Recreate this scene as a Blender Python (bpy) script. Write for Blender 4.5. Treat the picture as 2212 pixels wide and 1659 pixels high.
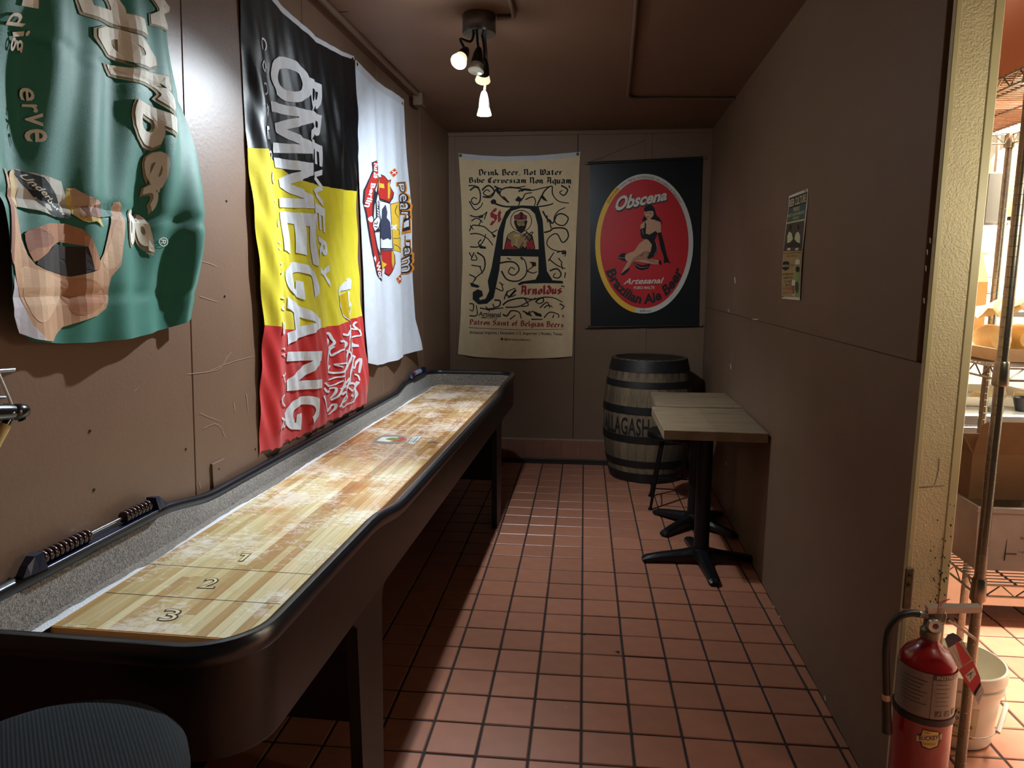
import bpy, bmesh, math, random
from mathutils import Vector, Matrix
from mathutils.geometry import tessellate_polygon
random.seed(7)
sc = bpy.context.scene
C = sc.collection
for o in list(bpy.data.objects): bpy.data.objects.remove(o)

# ------------------------------------------------------------------ camera
FPX, CX, CY, CAMH = 1540.0, 1106.0, 829.5, 1.44
def _axes():
    Y = Vector(((1263-CX)/FPX, (605-CY)/FPX, 1)).normalized()
    Z = Vector((1, .0045, 0)).cross(Y).normalized()
    if Z.y > 0: Z = -Z
    X = Y.cross(Z)
    return X, Y, Z
AX, AY, AZ = _axes()                      # room axes seen from the camera
CAMP = Vector((0, 0, CAMH))
def _cw(v): return Vector((AX.dot(v), AY.dot(v), AZ.dot(v)))
_r, _d, _f = _cw(Vector((1,0,0))), _cw(Vector((0,1,0))), _cw(Vector((0,0,1)))
cam = bpy.data.objects.new('camera', bpy.data.cameras.new('camera')); C.objects.link(cam)
M = Matrix.Identity(4)
for i in range(3):
    M[i][0], M[i][1], M[i][2], M[i][3] = _r[i], -_d[i], -_f[i], CAMP[i]
cam.matrix_world = M
cam.data.sensor_width = 36; cam.data.lens = FPX/2212*36; cam.data.clip_start = .02
sc.camera = cam

# ------------------------------------------------------------------ world, exposure
w = bpy.data.worlds.new('world'); sc.world = w; w.use_nodes = True
w.node_tree.nodes['Background'].inputs[0].default_value = (1, .86, .72, 1)
w.node_tree.nodes['Background'].inputs[1].default_value = .03
vs = sc.view_settings
vs.view_transform = 'Standard'; vs.look = 'None'; vs.gamma = 1; vs.use_curve_mapping = False
vs.exposure = 0.0
SPOT_W = 40.0            # power of one lit ceiling spot
KITCHEN_W = 240.0

# ------------------------------------------------------------------ helpers
def ray(px, py): return _cw(Vector(((px-CX)/FPX, (py-CY)/FPX, 1)))
def on_plane(px, py, p0, n):
    d = ray(px, py); p0 = Vector(p0); n = Vector(n)
    return CAMP + d*((p0-CAMP).dot(n)/d.dot(n))
def onz(px, py, z=0): return on_plane(px, py, (0,0,z), (0,0,1))
def ony(px, py, y): return on_plane(px, py, (0,y,0), (0,1,0))

def lin(c):
    def f(v): return v/12.92 if v <= .04045 else ((v+.055)/1.055)**2.4
    if isinstance(c, str):
        c = c.lstrip('#'); c = [int(c[i:i+2], 16)/255 for i in (0,2,4)]
    return tuple(f(v) for v in c[:3]) + (1,)
MATS = {}
def mat(name, col, rough=.6, metal=0, var=0, scale=8, bump=0, bscale=60, spec=.5, emit=0, ecol=None, coat=0, rnd=0, alpha=1, trans=0, stretch=(1,1,1), col2=None, c2=(.45,.7), sheen=0):
    """procedural principled material; var = noise tint, col2 = second colour in patches, rnd = tint per object"""
    if name in MATS: return MATS[name]
    m = bpy.data.materials.new(name); m.use_nodes = True; MATS[name] = m
    nt = m.node_tree; N = nt.nodes; L = nt.links; b = N['Principled BSDF']
    I = b.inputs
    I['Base Color'].default_value = lin(col); I['Roughness'].default_value = rough; I['Metallic'].default_value = metal
    I['Specular IOR Level'].default_value = spec; I['Coat Weight'].default_value = coat; I['Sheen Weight'].default_value = sheen
    I['Alpha'].default_value = alpha; I['Transmission Weight'].default_value = trans
    if emit:
        I['Emission Color'].default_value = lin(ecol or col); I['Emission Strength'].default_value = emit
    tc = mp = None
    def coords():
        nonlocal tc, mp
        if tc is None:
            tc = N.new('ShaderNodeTexCoord'); mp = N.new('ShaderNodeMapping')
            mp.inputs['Scale'].default_value = stretch; L.new(tc.outputs['Object'], mp.inputs['Vector'])
        return mp.outputs['Vector']
    cs = None
    if var or col2 or rnd:
        rgb = N.new('ShaderNodeRGB'); rgb.outputs[0].default_value = lin(col); cs = rgb.outputs[0]
    if col2:
        n = N.new('ShaderNodeTexNoise'); n.inputs['Scale'].default_value = scale; n.inputs['Detail'].default_value = 8; n.inputs['Roughness'].default_value = .65
        L.new(coords(), n.inputs['Vector'])
        r = N.new('ShaderNodeValToRGB'); r.color_ramp.elements[0].position = c2[0]; r.color_ramp.elements[1].position = c2[1]
        L.new(n.outputs['Fac'], r.inputs['Fac'])
        mx = N.new('ShaderNodeMix'); mx.data_type = 'RGBA'; L.new(r.outputs['Color'], mx.inputs['Factor'])
        L.new(cs, mx.inputs[6]); mx.inputs[7].default_value = lin(col2); cs = mx.outputs[2]
    if var:
        n = N.new('ShaderNodeTexNoise'); n.inputs['Scale'].default_value = scale*1.7; n.inputs['Detail'].default_value = 6
        L.new(coords(), n.inputs['Vector'])
        mr = N.new('ShaderNodeMapRange'); mr.inputs[1].default_value = .25; mr.inputs[2].default_value = .75
        mr.inputs[3].default_value = 1-var; mr.inputs[4].default_value = 1+var; L.new(n.outputs['Fac'], mr.inputs[0])
        h = N.new('ShaderNodeHueSaturation'); L.new(mr.outputs[0], h.inputs['Value']); L.new(cs, h.inputs['Color']); cs = h.outputs['Color']
    if rnd:
        oi = N.new('ShaderNodeObjectInfo'); mr = N.new('ShaderNodeMapRange'); mr.inputs[3].default_value = 1-rnd; mr.inputs[4].default_value = 1+rnd
        L.new(oi.outputs['Random'], mr.inputs[0]); h = N.new('ShaderNodeHueSaturation')
        L.new(mr.outputs[0], h.inputs['Value']); L.new(cs, h.inputs['Color']); cs = h.outputs['Color']
    if cs is not None: L.new(cs, I['Base Color'])
    if bump:
        n = N.new('ShaderNodeTexNoise'); n.inputs['Scale'].default_value = bscale; n.inputs['Detail'].default_value = 3
        L.new(coords(), n.inputs['Vector'])
        bp = N.new('ShaderNodeBump'); bp.inputs['Strength'].default_value = bump; bp.inputs['Distance'].default_value = .004
        L.new(n.outputs['Fac'], bp.inputs['Height']); L.new(bp.outputs['Normal'], I['Normal'])
    return m
def ink(h, rough=.75): return mat('ink_'+h.strip('#'), h, rough, var=.05, scale=30)

def wloc(o):
    v = Vector((0,0,0))
    while o is not None: v += o.location; o = o.parent
    return v
def link(name, me, m=None, parent=None):
    o = bpy.data.objects.new(name, me); C.objects.link(o)
    if m is not None and not me.materials: me.materials.append(m)
    if parent is not None: o.parent = parent
    return o
def thing(name, label, cat, loc=(0,0,0), group=None):
    o = bpy.data.objects.new(name, None); C.objects.link(o); o.location = loc; o.empty_display_size = .1
    return tag(o, label, cat, group)
def tag(o, label=None, cat=None, group=None, kind=None):
    if label: o['label'] = label
    if cat: o['category'] = cat
    if group: o['group'] = group
    if kind: o['kind'] = kind
    return o

class MB:
    def __init__(s): s.v = []; s.f = []; s.sm = []
    def add(s, vs, fs, smooth=False):
        k = len(s.v); s.v += [Vector(p) for p in vs]; s.f += [tuple(i+k for i in f) for f in fs]; s.sm += [smooth]*len(fs); return s
    def box(s, a, b, bev=0, tf=None):
        x0,y0,z0 = a; x1,y1,z1 = b
        if bev:
            e = bev; vs = []; 
            for sx,X in ((0,(x0,x1)),):
                pass
            # chamfered box: three inset faces per corner
            for ix in (0,1):
                for iy in (0,1):
                    for iz in (0,1):
                        X = (x0,x1)[ix]; Y = (y0,y1)[iy]; Z = (z0,z1)[iz]
                        dx = e if ix == 0 else -e; dy = e if iy == 0 else -e; dz = e if iz == 0 else -e
                        vs += [(X,Y+dy,Z+dz), (X+dx,Y,Z+dz), (X+dx,Y+dy,Z)]
            I = lambda ix,iy,iz,k: ((ix*2+iy)*2+iz)*3+k
            fs = []
            for i in (0,1):
                fs.append([I(i,0,0,0),I(i,1,0,0),I(i,1,1,0),I(i,0,1,0)])
                fs.append([I(0,i,0,1),I(1,i,0,1),I(1,i,1,1),I(0,i,1,1)])
                fs.append([I(0,0,i,2),I(1,0,i,2),I(1,1,i,2),I(0,1,i,2)])
            for i in (0,1):
                for j in (0,1):
                    fs.append([I(i,j,0,0),I(i,j,1,0),I(i,j,1,1),I(i,j,0,1)])
                    fs.append([I(i,0,j,0),I(i,1,j,0),I(i,1,j,2),I(i,0,j,2)])
                    fs.append([I(0,i,j,1),I(1,i,j,1),I(1,i,j,2),I(0,i,j,2)])
            for i in (0,1):
                for j in (0,1):
                    for k in (0,1): fs.append([I(i,j,k,0),I(i,j,k,1),I(i,j,k,2)])
        else:
            vs = [(x,y,z) for x in (x0,x1) for y in (y0,y1) for z in (z0,z1)]
            fs = [(0,1,3,2),(4,6,7,5),(0,4,5,1),(2,3,7,6),(0,2,6,4),(1,5,7,3)]
        if tf: vs = [tf(*p) for p in vs]
        return s.add(vs, fs)
    def prism(s, poly, z0, z1, tf=None):
        """poly in xy, extruded z0..z1"""
        n = len(poly); vs = [(x,y,z0) for x,y in poly]+[(x,y,z1) for x,y in poly]
        fs = [tuple(range(n))[::-1], tuple(range(n,2*n))]+[(i,(i+1)%n,(i+1)%n+n,i+n) for i in range(n)]
        if tf: vs = [tf(*p) for p in vs]
        return s.add(vs, fs)
    def lathe(s, prof, p0=(0,0,0), d=(0,0,1), seg=24, smooth=True, sx=1):
        """prof = [(t along axis, radius)]"""
        d = Vector(d).normalized(); p0 = Vector(p0)
        a = d.orthogonal().normalized(); b = d.cross(a)
        vs = []; fs = []; n = len(prof)
        for t, r in prof:
            for k in range(seg):
                q = 2*math.pi*k/seg; vs.append(p0+d*t+a*(r*math.cos(q))+b*(r*math.sin(q)))
        for i in range(n-1):
            for k in range(seg): fs.append((i*seg+k, i*seg+(k+1)%seg, (i+1)*seg+(k+1)%seg, (i+1)*seg+k))
        if prof[0][1] > 1e-6: fs.append(tuple(range(seg))[::-1])
        if prof[-1][1] > 1e-6: fs.append(tuple((n-1)*seg+k for k in range(seg)))
        return s.add(vs, fs, smooth)
    def tube(s, pts, r, seg=8, smooth=True):
        pts = [Vector(p) for p in pts]; n = len(pts); rr = r if isinstance(r, (list,tuple)) else [r]*n
        vs = []; fs = []; up = None
        for i, p in enumerate(pts):
            t = (pts[min(i+1,n-1)]-pts[max(i-1,0)]).normalized()
            if up is None: up = t.orthogonal().normalized()
            up = (up-t*up.dot(t)).normalized(); b = t.cross(up)
            for k in range(seg):
                q = 2*math.pi*k/seg; vs.append(p+up*(rr[i]*math.cos(q))+b*(rr[i]*math.sin(q)))
        for i in range(n-1):
            for k in range(seg): fs.append((i*seg+k, i*seg+(k+1)%seg, (i+1)*seg+(k+1)%seg, (i+1)*seg+k))
        fs += [tuple(range(seg))[::-1], tuple((n-1)*seg+k for k in range(seg))]
        return s.add(vs, fs, smooth)
    def build(s, name, m, parent=None, label=None):
        off = wloc(parent) if parent is not None else Vector((0,0,0))
        me = bpy.data.meshes.new(name); me.from_pydata([p-off for p in s.v], [], s.f)
        me.polygons.foreach_set('use_smooth', s.sm)
        bm = bmesh.new(); bm.from_mesh(me); bmesh.ops.recalc_face_normals(bm, faces=bm.faces); bm.to_mesh(me); bm.free(); me.update()
        if any(s.sm):
            try: me.set_sharp_from_angle(angle=math.radians(42))
            except Exception: pass
        o = link(name, me, m, parent)
        if label: o['label'] = label
        return o
def catmull(pts, n=6, closed=False):
    pts = [Vector(p) for p in pts]; out = []; k = len(pts)
    for i in range(k if closed else k-1):
        g = (lambda j: pts[j % k]) if closed else (lambda j: pts[max(0, min(k-1, j))])
        p0,p1,p2,p3 = g(i-1), g(i), g(i+1), g(i+2)
        for j in range(n):
            t = j/n
            out.append(.5*((2*p1)+(p2-p0)*t+(2*p0-5*p1+4*p2-p3)*t*t+(3*p1-p0-3*p2+p3)*t**3))
    if not closed: out.append(pts[-1])
    return out
def sstep(a, b, x):
    t = max(0, min(1, (x-a)/(b-a))); return t*t*(3-2*t)

# ---- wall planes of the place (measured): the side walls are a hair off the tile grid
YB = 5.64; ZC = 2.558
def xl(y): return -1.066-.028*(YB-y)
def xr(y): return .797+.0237*y
NL = Vector((1, -.028, 0)).normalized(); NR = Vector((-1, .0237, 0)).normalized()

# ---- flat surfaces that carry print: to2 = plane coords of a measured photo point, to3 = back to the room
class Surf:
    def __init__(s, kind, d0=0, disp=None): s.kind = kind; s.d0 = d0; s.disp = disp
    def to2(s, px, py):
        if s.kind == 'L': p = on_plane(px, py, Vector((xl(0),0,0))+NL*s.d0, NL); return (p.y, p.z)
        if s.kind == 'R': p = on_plane(px, py, Vector((xr(0),0,0))+NR*s.d0, NR); return (p.y, p.z)
        if s.kind == 'B': p = ony(px, py, YB-s.d0); return (p.x, p.z)
        if s.kind == 'T': p = onz(px, py, s.d0); return (p.x, p.y)
    def dd(s, u, v): return s.d0 if s.disp is None else s.disp(u, v)
    def to3(s, u, v, e=0):
        d = s.dd(u, v)+e
        if s.kind == 'L': return Vector((xl(u), u, v))+NL*d
        if s.kind == 'R': return Vector((xr(u), u, v))+NR*d
        if s.kind == 'B': return Vector((u, YB-d, v))
        if s.kind == 'T': return Vector((u, v, s.d0+e))
def _finish2(name, verts, faces, surf, e, m, parent, step=.03, label=None, to3=None):
    """flat 2-D mesh -> cut to a grid so that it follows the cloth -> real mesh"""
    bm = bmesh.new(); vv = [bm.verts.new((u, v, 0)) for u, v in verts]
    for f in faces:
        try: bm.faces.new([vv[i] for i in f])
        except ValueError: pass
    if step:
        for ax in (0, 1):
            lo = min(v.co[ax] for v in bm.verts); hi = max(v.co[ax] for v in bm.verts)
            k = math.floor(lo/step)+1
            while k*step < hi:
                p = [0,0,0]; p[ax] = k*step; n = [0,0,0]; n[ax] = 1
                bmesh.ops.bisect_plane(bm, geom=bm.verts[:]+bm.edges[:]+bm.faces[:], plane_co=p, plane_no=n, dist=1e-6); k += 1
    f3 = to3 or (lambda u, v: surf.to3(u, v, e))
    off = wloc(parent) if parent is not None else Vector((0,0,0))
    for v in bm.verts: v.co = f3(v.co.x, v.co.y)-off
    bmesh.ops.recalc_face_normals(bm, faces=bm.faces)
    me = bpy.data.meshes.new(name); bm.to_mesh(me); bm.free()
    o = link(name, me, m, parent)
    if label: o['label'] = label
    return o
def fill2(loops):
    vs = []; 
    for l in loops: vs += list(l)
    tr = tessellate_polygon([[Vector((a,b,0)) for a,b in l] for l in loops])
    return vs, tr
def fill(surf, name, loops, m, parent, e=.003, step=.03, smooth=0, px=True, label=None):
    """closed outline(s) in photo points (holes after the outer loop)"""
    if isinstance(loops[0][0], (int, float)): loops = [loops]
    L2 = []
    for l in loops:
        if smooth: l = [(p.x, p.y) for p in catmull([(a,b,0) for a,b in l], smooth, True)]
        L2.append([surf.to2(*q) for q in l] if px else l)
    vs, tr = fill2(L2)
    return _finish2(name, vs, tr, surf, e, m, parent, step, label)
def strokes(surf, name, lines, m, parent, e=.003, step=.03, wpx=4, n=5, label=None):
    """list of brush strokes: each a list of photo points, or (points, width_start, width_end); joined into one printed motif"""
    vs = []; fs = []
    for st in lines:
        if isinstance(st, tuple): pts, w0, w1 = st
        else: pts, w0, w1 = st, wpx, wpx*.6
        c = catmull([(a,b,0) for a,b in pts], n); k = len(c); b0 = len(vs)
        for i, p in enumerate(c):
            t = c[min(i+1,k-1)]-c[max(i-1,0)]
            if t.length < 1e-6: t = Vector((1,0,0))
            t.normalize(); w_ = (w0+(w1-w0)*i/(k-1))/2; q = Vector((-t.y, t.x, 0))*w_
            vs += [surf.to2(p.x+q.x, p.y+q.y), surf.to2(p.x-q.x, p.y-q.y)]
        fs += [(b0+2*i, b0+2*i+1, b0+2*i+3, b0+2*i+2) for i in range(k-1)]
    return _finish2(name, vs, fs, surf, e, m, parent, step, label)
_gl = {}; _box = {}
def glyphs(txt, bold=0., shear=0., space=1.):
    """triangles of a line of lettering, normalised to its own box"""
    key = (txt, bold, shear, space)
    if key in _gl: return _gl[key]
    cu = bpy.data.curves.new('lettering', 'FONT'); cu.body = txt; cu.offset = bold; cu.shear = shear; cu.space_character = space
    cu.resolution_u = 3; cu.fill_mode = 'FRONT'
    o = bpy.data.objects.new('lettering', cu); C.objects.link(o)
    dg = bpy.context.evaluated_depsgraph_get()
    me = bpy.data.meshes.new_from_object(o.evaluated_get(dg))
    vs = [(v.co.x, v.co.y) for v in me.vertices]; fs = [tuple(p.vertices) for p in me.polygons]
    bpy.data.objects.remove(o); bpy.data.curves.remove(cu); bpy.data.meshes.remove(me)
    if bold:
        x0, x1, y0, y1 = _box[(txt, shear, space)] if (txt, shear, space) in _box else (glyphs(txt, 0., shear, space), _box[(txt, shear, space)])[1]
    else:
        x0 = min(v[0] for v in vs); x1 = max(v[0] for v in vs); y0 = min(v[1] for v in vs); y1 = max(v[1] for v in vs)
        _box[(txt, shear, space)] = (x0, x1, y0, y1)
    vs = [((x-x0)/(x1-x0), (y-y0)/(y1-y0)) for x, y in vs]
    _gl[key] = (vs, fs, (x1-x0)/(y1-y0)); return _gl[key]
GOTH = {
'a': [[(.1,.6),(.4,.6),(.45,.5),(.45,.05),(.55,0)],[(.45,.35),(.15,.3),(.1,.1),(.2,0),(.45,.1)]], 'b': [[(.1,1),(.1,.1),(.3,0),(.45,.1),(.45,.45),(.35,.6),(.1,.5)]],
'c': [[(.45,.55),(.25,.6),(.1,.5),(.1,.1),(.25,0),(.45,.08)]], 'd': [[(.15,1),(.45,.65),(.45,.1),(.3,0),(.1,.1),(.1,.45),(.25,.6),(.45,.55)]],
'e': [[(.12,.3),(.45,.42),(.4,.6),(.22,.6),(.1,.45),(.1,.1),(.25,0),(.45,.1)]], 'f': [[(.45,.95),(.25,.95),(.2,.85),(.2,0)],[(.05,.6),(.42,.6)]],
'g': [[(.45,.55),(.25,.6),(.1,.5),(.1,.15),(.25,.05),(.45,.15)],[(.45,.6),(.45,-.15),(.3,-.3),(.1,-.2)]], 'i': [[(.12,.6),(.18,.5),(.18,.08),(.28,0)],[(.16,.84),(.2,.88)]],
'k': [[(.1,1),(.1,0)],[(.1,.3),(.4,.6)],[(.2,.35),(.45,0)]], 'l': [[(.12,1),(.15,.9),(.15,.08),(.28,0)]],
'm': [[(.08,.6),(.12,.5),(.12,0)],[(.12,.5),(.3,.6),(.36,.5),(.36,0)],[(.36,.5),(.55,.6),(.6,.5),(.6,.05),(.68,0)]], 'n': [[(.08,.6),(.12,.5),(.12,0)],[(.12,.48),(.32,.6),(.4,.5),(.4,.05),(.5,0)]],
'o': [[(.25,.6),(.1,.45),(.1,.12),(.25,0),(.42,.12),(.42,.45),(.25,.6)]], 'p': [[(.1,.6),(.12,.5),(.12,-.3)],[(.12,.5),(.3,.6),(.45,.48),(.45,.12),(.3,0),(.12,.08)]],
'q': [[(.45,.55),(.25,.6),(.1,.45),(.1,.12),(.25,0),(.45,.1)],[(.45,.6),(.45,-.3)]], 'r': [[(.08,.6),(.14,.5),(.14,0)],[(.14,.5),(.28,.6),(.4,.52)]],
's': [[(.42,.55),(.25,.6),(.1,.5),(.15,.38),(.38,.25),(.42,.1),(.25,0),(.08,.08)]], 't': [[(.2,.85),(.2,.08),(.3,0),(.4,.06)],[(.06,.6),(.38,.6)]],
'u': [[(.08,.6),(.12,.52),(.12,.1),(.25,0),(.42,.1)],[(.42,.6),(.42,.06),(.5,0)]], 'v': [[(.08,.6),(.12,.5),(.12,.1),(.28,0),(.44,.15),(.44,.5),(.36,.6)]],
'A': [[(.1,0),(.2,.1),(.3,.95),(.15,1)],[(.3,.95),(.6,.9),(.6,.08),(.7,0)],[(.2,.45),(.6,.45)]], 'B': [[(.2,1),(.2,.05),(.1,0)],[(.1,.95),(.45,1),(.58,.85),(.5,.6),(.2,.55)],[(.5,.58),(.65,.4),(.6,.1),(.4,0),(.2,.05)]],
'C': [[(.62,.9),(.4,1),(.15,.8),(.12,.2),(.35,0),(.62,.12)],[(.35,.95),(.35,.1)]], 'D': [[(.1,.9),(.4,1),(.62,.8),(.62,.2),(.4,0),(.15,.05)],[(.2,.95),(.2,.1)]],
'J': [[(.1,1),(.5,.95),(.42,.85),(.42,.1),(.25,-.1),(.08,0)]], 'N': [[(.12,1),(.2,.9),(.2,.05),(.1,0)],[(.2,.9),(.45,1),(.58,.85),(.58,.08),(.7,0)]],
'P': [[(.2,1),(.2,-.1)],[(.08,.9),(.4,1),(.6,.85),(.58,.5),(.4,.4),(.2,.45)]], 'S': [[(.6,.9),(.4,1),(.15,.85),(.2,.6),(.55,.45),(.6,.15),(.35,0),(.1,.1)]],
'W': [[(.1,1),(.16,.9),(.16,.1),(.3,0),(.45,.12),(.45,.95)],[(.45,.12),(.6,0),(.78,.15),(.78,.85),(.65,1)]], ',': [[(.12,.05),(.06,-.12)]], ' ': []}
def goth(txt, nib=.06):
    """blackletter written with a broad nib held at 45 degrees"""
    vs = []; fs = []; x = 0
    for ch in txt:
        st = GOTH[ch]; wd = max([p[0] for s in st for p in s] or [.22])
        for s in st:
            for p, q in zip(s, s[1:]):
                if (p[0]-q[0])*(p[1]-q[1]) > 0 and abs(abs(p[0]-q[0])-abs(p[1]-q[1])) < .04: k_ = nib*.75
                else: k_ = nib
                n0, n1 = k_, k_*.85; b = len(vs)
                vs += [(x+p[0]-n0,p[1]-n1),(x+p[0]+n0,p[1]+n1),(x+q[0]+n0,q[1]+n1),(x+q[0]-n0,q[1]-n1)]; fs.append((b,b+1,b+2,b+3))
        x += wd+.14
    x0 = min(v[0] for v in vs); x1 = max(v[0] for v in vs)
    return [((a-x0)/(x1-x0), b) for a, b in vs], fs, x1-x0
def bil(q):
    """unit square -> quad (tl,tr,br,bl)"""
    tl,tr,br,bl = [Vector(p) for p in q]
    def f(a, b):
        p = (bl*(1-a)+br*a)*(1-b)+(tl*(1-a)+tr*a)*b; return (p.x, p.y)
    return f
def text(surf, name, txt, quad, m, parent, e=.003, step=.03, bold=0., shear=0., space=1., f=None, px=True, gothic=0, label=None):
    """lettering into a quad of photo points tl,tr,br,bl in reading order, or through a mapping f(a,b) -> photo point"""
    vs, fs, asp = goth(txt, gothic) if gothic else glyphs(txt, bold, shear, space)
    if f is None:
        g = bil([surf.to2(*p) for p in quad] if px else quad); out = [g(a, b) for a, b in vs]
    else: out = [surf.to2(*f(a, b)) if px else f(a, b) for a, b in vs]
    return _finish2(name, out, fs, surf, e, m, parent, step, label)
def crop(x0, y0, s):
    """photo points noted in an enlarged crop"""
    def g(*pts):
        if len(pts) == 1 and not isinstance(pts[0][0], (int, float)): pts = pts[0]
        r = [(x0+a*s, y0+b*s) for a, b in pts]
        return r
    return g
def resample(pl, n):
    pl = [Vector((a,b)) for a,b in pl]; L = [0]
    for i in range(1, len(pl)): L.append(L[-1]+(pl[i]-pl[i-1]).length)
    out = []; j = 0
    for k in range(n+1):
        t = L[-1]*k/n
        while j < len(L)-2 and L[j+1] < t: j += 1
        q = (t-L[j])/max(1e-9, L[j+1]-L[j]); out.append(pl[j].lerp(pl[j+1], q))
    return out
def cloth(surf, name, top, bottom, left, right, nu, nv, m, parent, e=0, thick=.0012, sm=True, fringe=None, label=None):
    """hanging cloth between four measured edges (top/bottom run left to right, left/right run downwards)"""
    T, B = [resample([surf.to2(*p) for p in l], nu) for l in (top, bottom)]
    Lf, R = [resample([surf.to2(*p) for p in l], nv) for l in (left, right)]
    P00, P10, P01, P11 = (T[0]+Lf[0])/2, (T[-1]+R[0])/2, (B[0]+Lf[-1])/2, (B[-1]+R[-1])/2
    vs = []; fs = []
    for j in range(nv+1):
        v = j/nv
        for i in range(nu+1):
            u = i/nu
            p = T[i]*(1-v)+B[i]*v+Lf[j]*(1-u)+R[j]*u-(P00*(1-u)*(1-v)+P10*u*(1-v)+P01*(1-u)*v+P11*u*v)
            if fringe and j == nv: p.y += fringe(u)
            vs.append(surf.to3(p.x, p.y, e))
    q = len(vs); n1 = nu+1
    vs += [surf_back(surf, p, thick) for p in vs]
    for j in range(nv):
        for i in range(nu):
            a = j*n1+i; fs += [(a,a+1,a+1+n1,a+n1), (q+a,q+a+n1,q+a+1+n1,q+a+1)]
    rim = [i for i in range(n1)]+[j*n1+nu for j in range(1,nv+1)]+[nv*n1+i for i in range(nu-1,-1,-1)]+[j*n1 for j in range(nv-1,0,-1)]
    for k in range(len(rim)):
        a, b = rim[k], rim[(k+1) % len(rim)]; fs.append((a, q+a, q+b, b))
    return MB().add(vs, fs, sm).build(name, m, parent, label)
def surf_back(surf, p, t):
    n = {'L': NL, 'R': NR, 'B': Vector((0,-1,0)), 'T': Vector((0,0,1))}[surf.kind]
    return p-n*t
# ------------------------------------------------------------------ the room
WALL = mat('brown_wall_paint', '#775b48', .46, var=.05, scale=3, bump=.12, bscale=90, spec=.5)
WALLD = mat('brown_wall_paint_matt', '#765e4b', .55, var=.05, scale=3, bump=.12, bscale=90, spec=.35)
CEIL = mat('brown_ceiling_paint', '#6e5140', .6, var=.05, scale=2, bump=.1, bscale=70, spec=.3)
GROUT = mat('dark_grout', '#2b211d', .9, var=.25, scale=30, bump=.4, bscale=200)
TILE = mat('red_quarry_tile', '#a46c54', .34, var=.10, scale=9, rnd=.09, bump=.06, bscale=120, spec=.5)
CREAM = mat('cream_frp', '#cfc49a', .42, var=.06, scale=10, bump=.8, bscale=210, spec=.5)
CREAMS = mat('cream_trim', '#bfb78d', .45, var=.05, scale=8)
CHIP = mat('bare_plaster_chip', '#cfc8ba', .9)
SCUFF = mat('scuff_mark', '#a58b75', .8)
BLACKGAP = mat('dark_gap', '#17110e', .9)

PITCH = .1605
fl = MB().box((-1.45,-1.6,-.06), (3.2,6.0,-.0045)).build('floor', GROUT); tag(fl, kind='structure')
tile_me = []
for k in range(3):
    t = MB().box((-.0762,-.0762,-.012), (.0762,.0762,0), bev=.0022+.0004*k).build('tile', TILE, fl); tile_me.append(t.data); bpy.data.objects.remove(t)
X0, Y0 = .0165, 2.131
cells = []
for i in range(-8, 20):
    for j in range(-12, 23):
        x = X0+(i+.5)*PITCH; y = Y0+(j+.5)*PITCH
        if not (-1.12 < x < 3.1 and .2 < y < 5.57): continue
        wall_hit = y > 1.80 and xr(y)-.075 < x < 1.02
        if wall_hit and x > xr(y)+.06: continue
        if -1.12 < x < xr(y)+.03 or y < 1.8: key = (0 if -.55 < x < .95 and y > 1.75 else (1 if y > 1.7 else 2))
        else: key = 0 if (x < 2.0 and y < 3.3) else 2
        cells.append((key, y, x, y))
cells.sort(key=lambda c: (c[0], c[1]))
def tile_at(x, y, me):
    pass
rest = MB()
for k, c in enumerate(cells):
    x, y = c[2], c[3]; dz = random.uniform(-.0012, .0008)
    if k < 298:
        o = bpy.data.objects.new('tile', random.choice(tile_me)); C.objects.link(o); o.parent = fl
        o.location = (x, y, dz); o.rotation_euler = (random.uniform(-.006,.006), random.uniform(-.006,.006), random.uniform(-.006,.006))
        wx = xr(y)-.002-(x-.0762)
        if x < 1 and y > 1.8 and x+.0762 > xr(y)-.002:      # cut tiles along the wall
            o.scale.x = max(.1, wx/.1524); o.location.x = (x-.0762)+wx/2
    else:
        a = min(x+.0762, xr(y)-.002) if (x < .95 and y > 1.8) else x+.0762
        if a-(x-.0762) > .01: rest.box((x-.0762,y-.0762,-.012), (a,y+.0762,dz), bev=.0025)
r_ = rest.build('tile_field', TILE, fl); tag(r_, kind='stuff')
# a chipped corner and a few light crumbs in the joints
for px, py, q in ((1335,1408,.012),(1262,1370,.007),(1134,1165,.006),(1223,1528,.004)):
    p = onz(px, py, .0015); MB().prism([(p.x+q*math.cos(a)*(.6+.4*math.sin(3*a)), p.y+q*math.sin(a)*.7) for a in [i*.9 for i in range(7)]], -.001, .0013).build('grout_crumb', GROUT if q > .005 else CHIP, fl)

cl = MB().box((-1.45,-1.6,ZC), (3.2,6.0,ZC+.08)).build('ceiling', CEIL); tag(cl, kind='structure')

def sheet(name, poly, d0, d1, n, f, m, parent):
    """board: polygon in wall coords (u,z) with thickness d0..d1 off the wall"""
    k = len(poly); vs = [f(u,z)+n*d0 for u,z in poly]+[f(u,z)+n*(d1-.0015) for u,z in poly]
    c = Vector((sum(p[0] for p in poly)/k, sum(p[1] for p in poly)/k))
    def ins(u, z):
        q = Vector((u,z)); t = (c-q); t = Vector((math.copysign(.0015,t.x), math.copysign(.0015,t.y))); q += t; return f(q.x, q.y)+n*d1
    vs += [ins(u,z) for u,z in poly]
    fs = [tuple(range(k))[::-1], tuple(range(2*k,3*k))]
    for b in (0, k): fs += [(b+i, b+(i+1)%k, b+k+(i+1)%k, b+k+i) for i in range(k)]
    return MB().add(vs, fs).build(name, m, parent)
fL = lambda u, z: Vector((xl(u), u, z)); fR = lambda u, z: Vector((xr(u), u, z)); fB = lambda u, z: Vector((u, YB, z))
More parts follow.
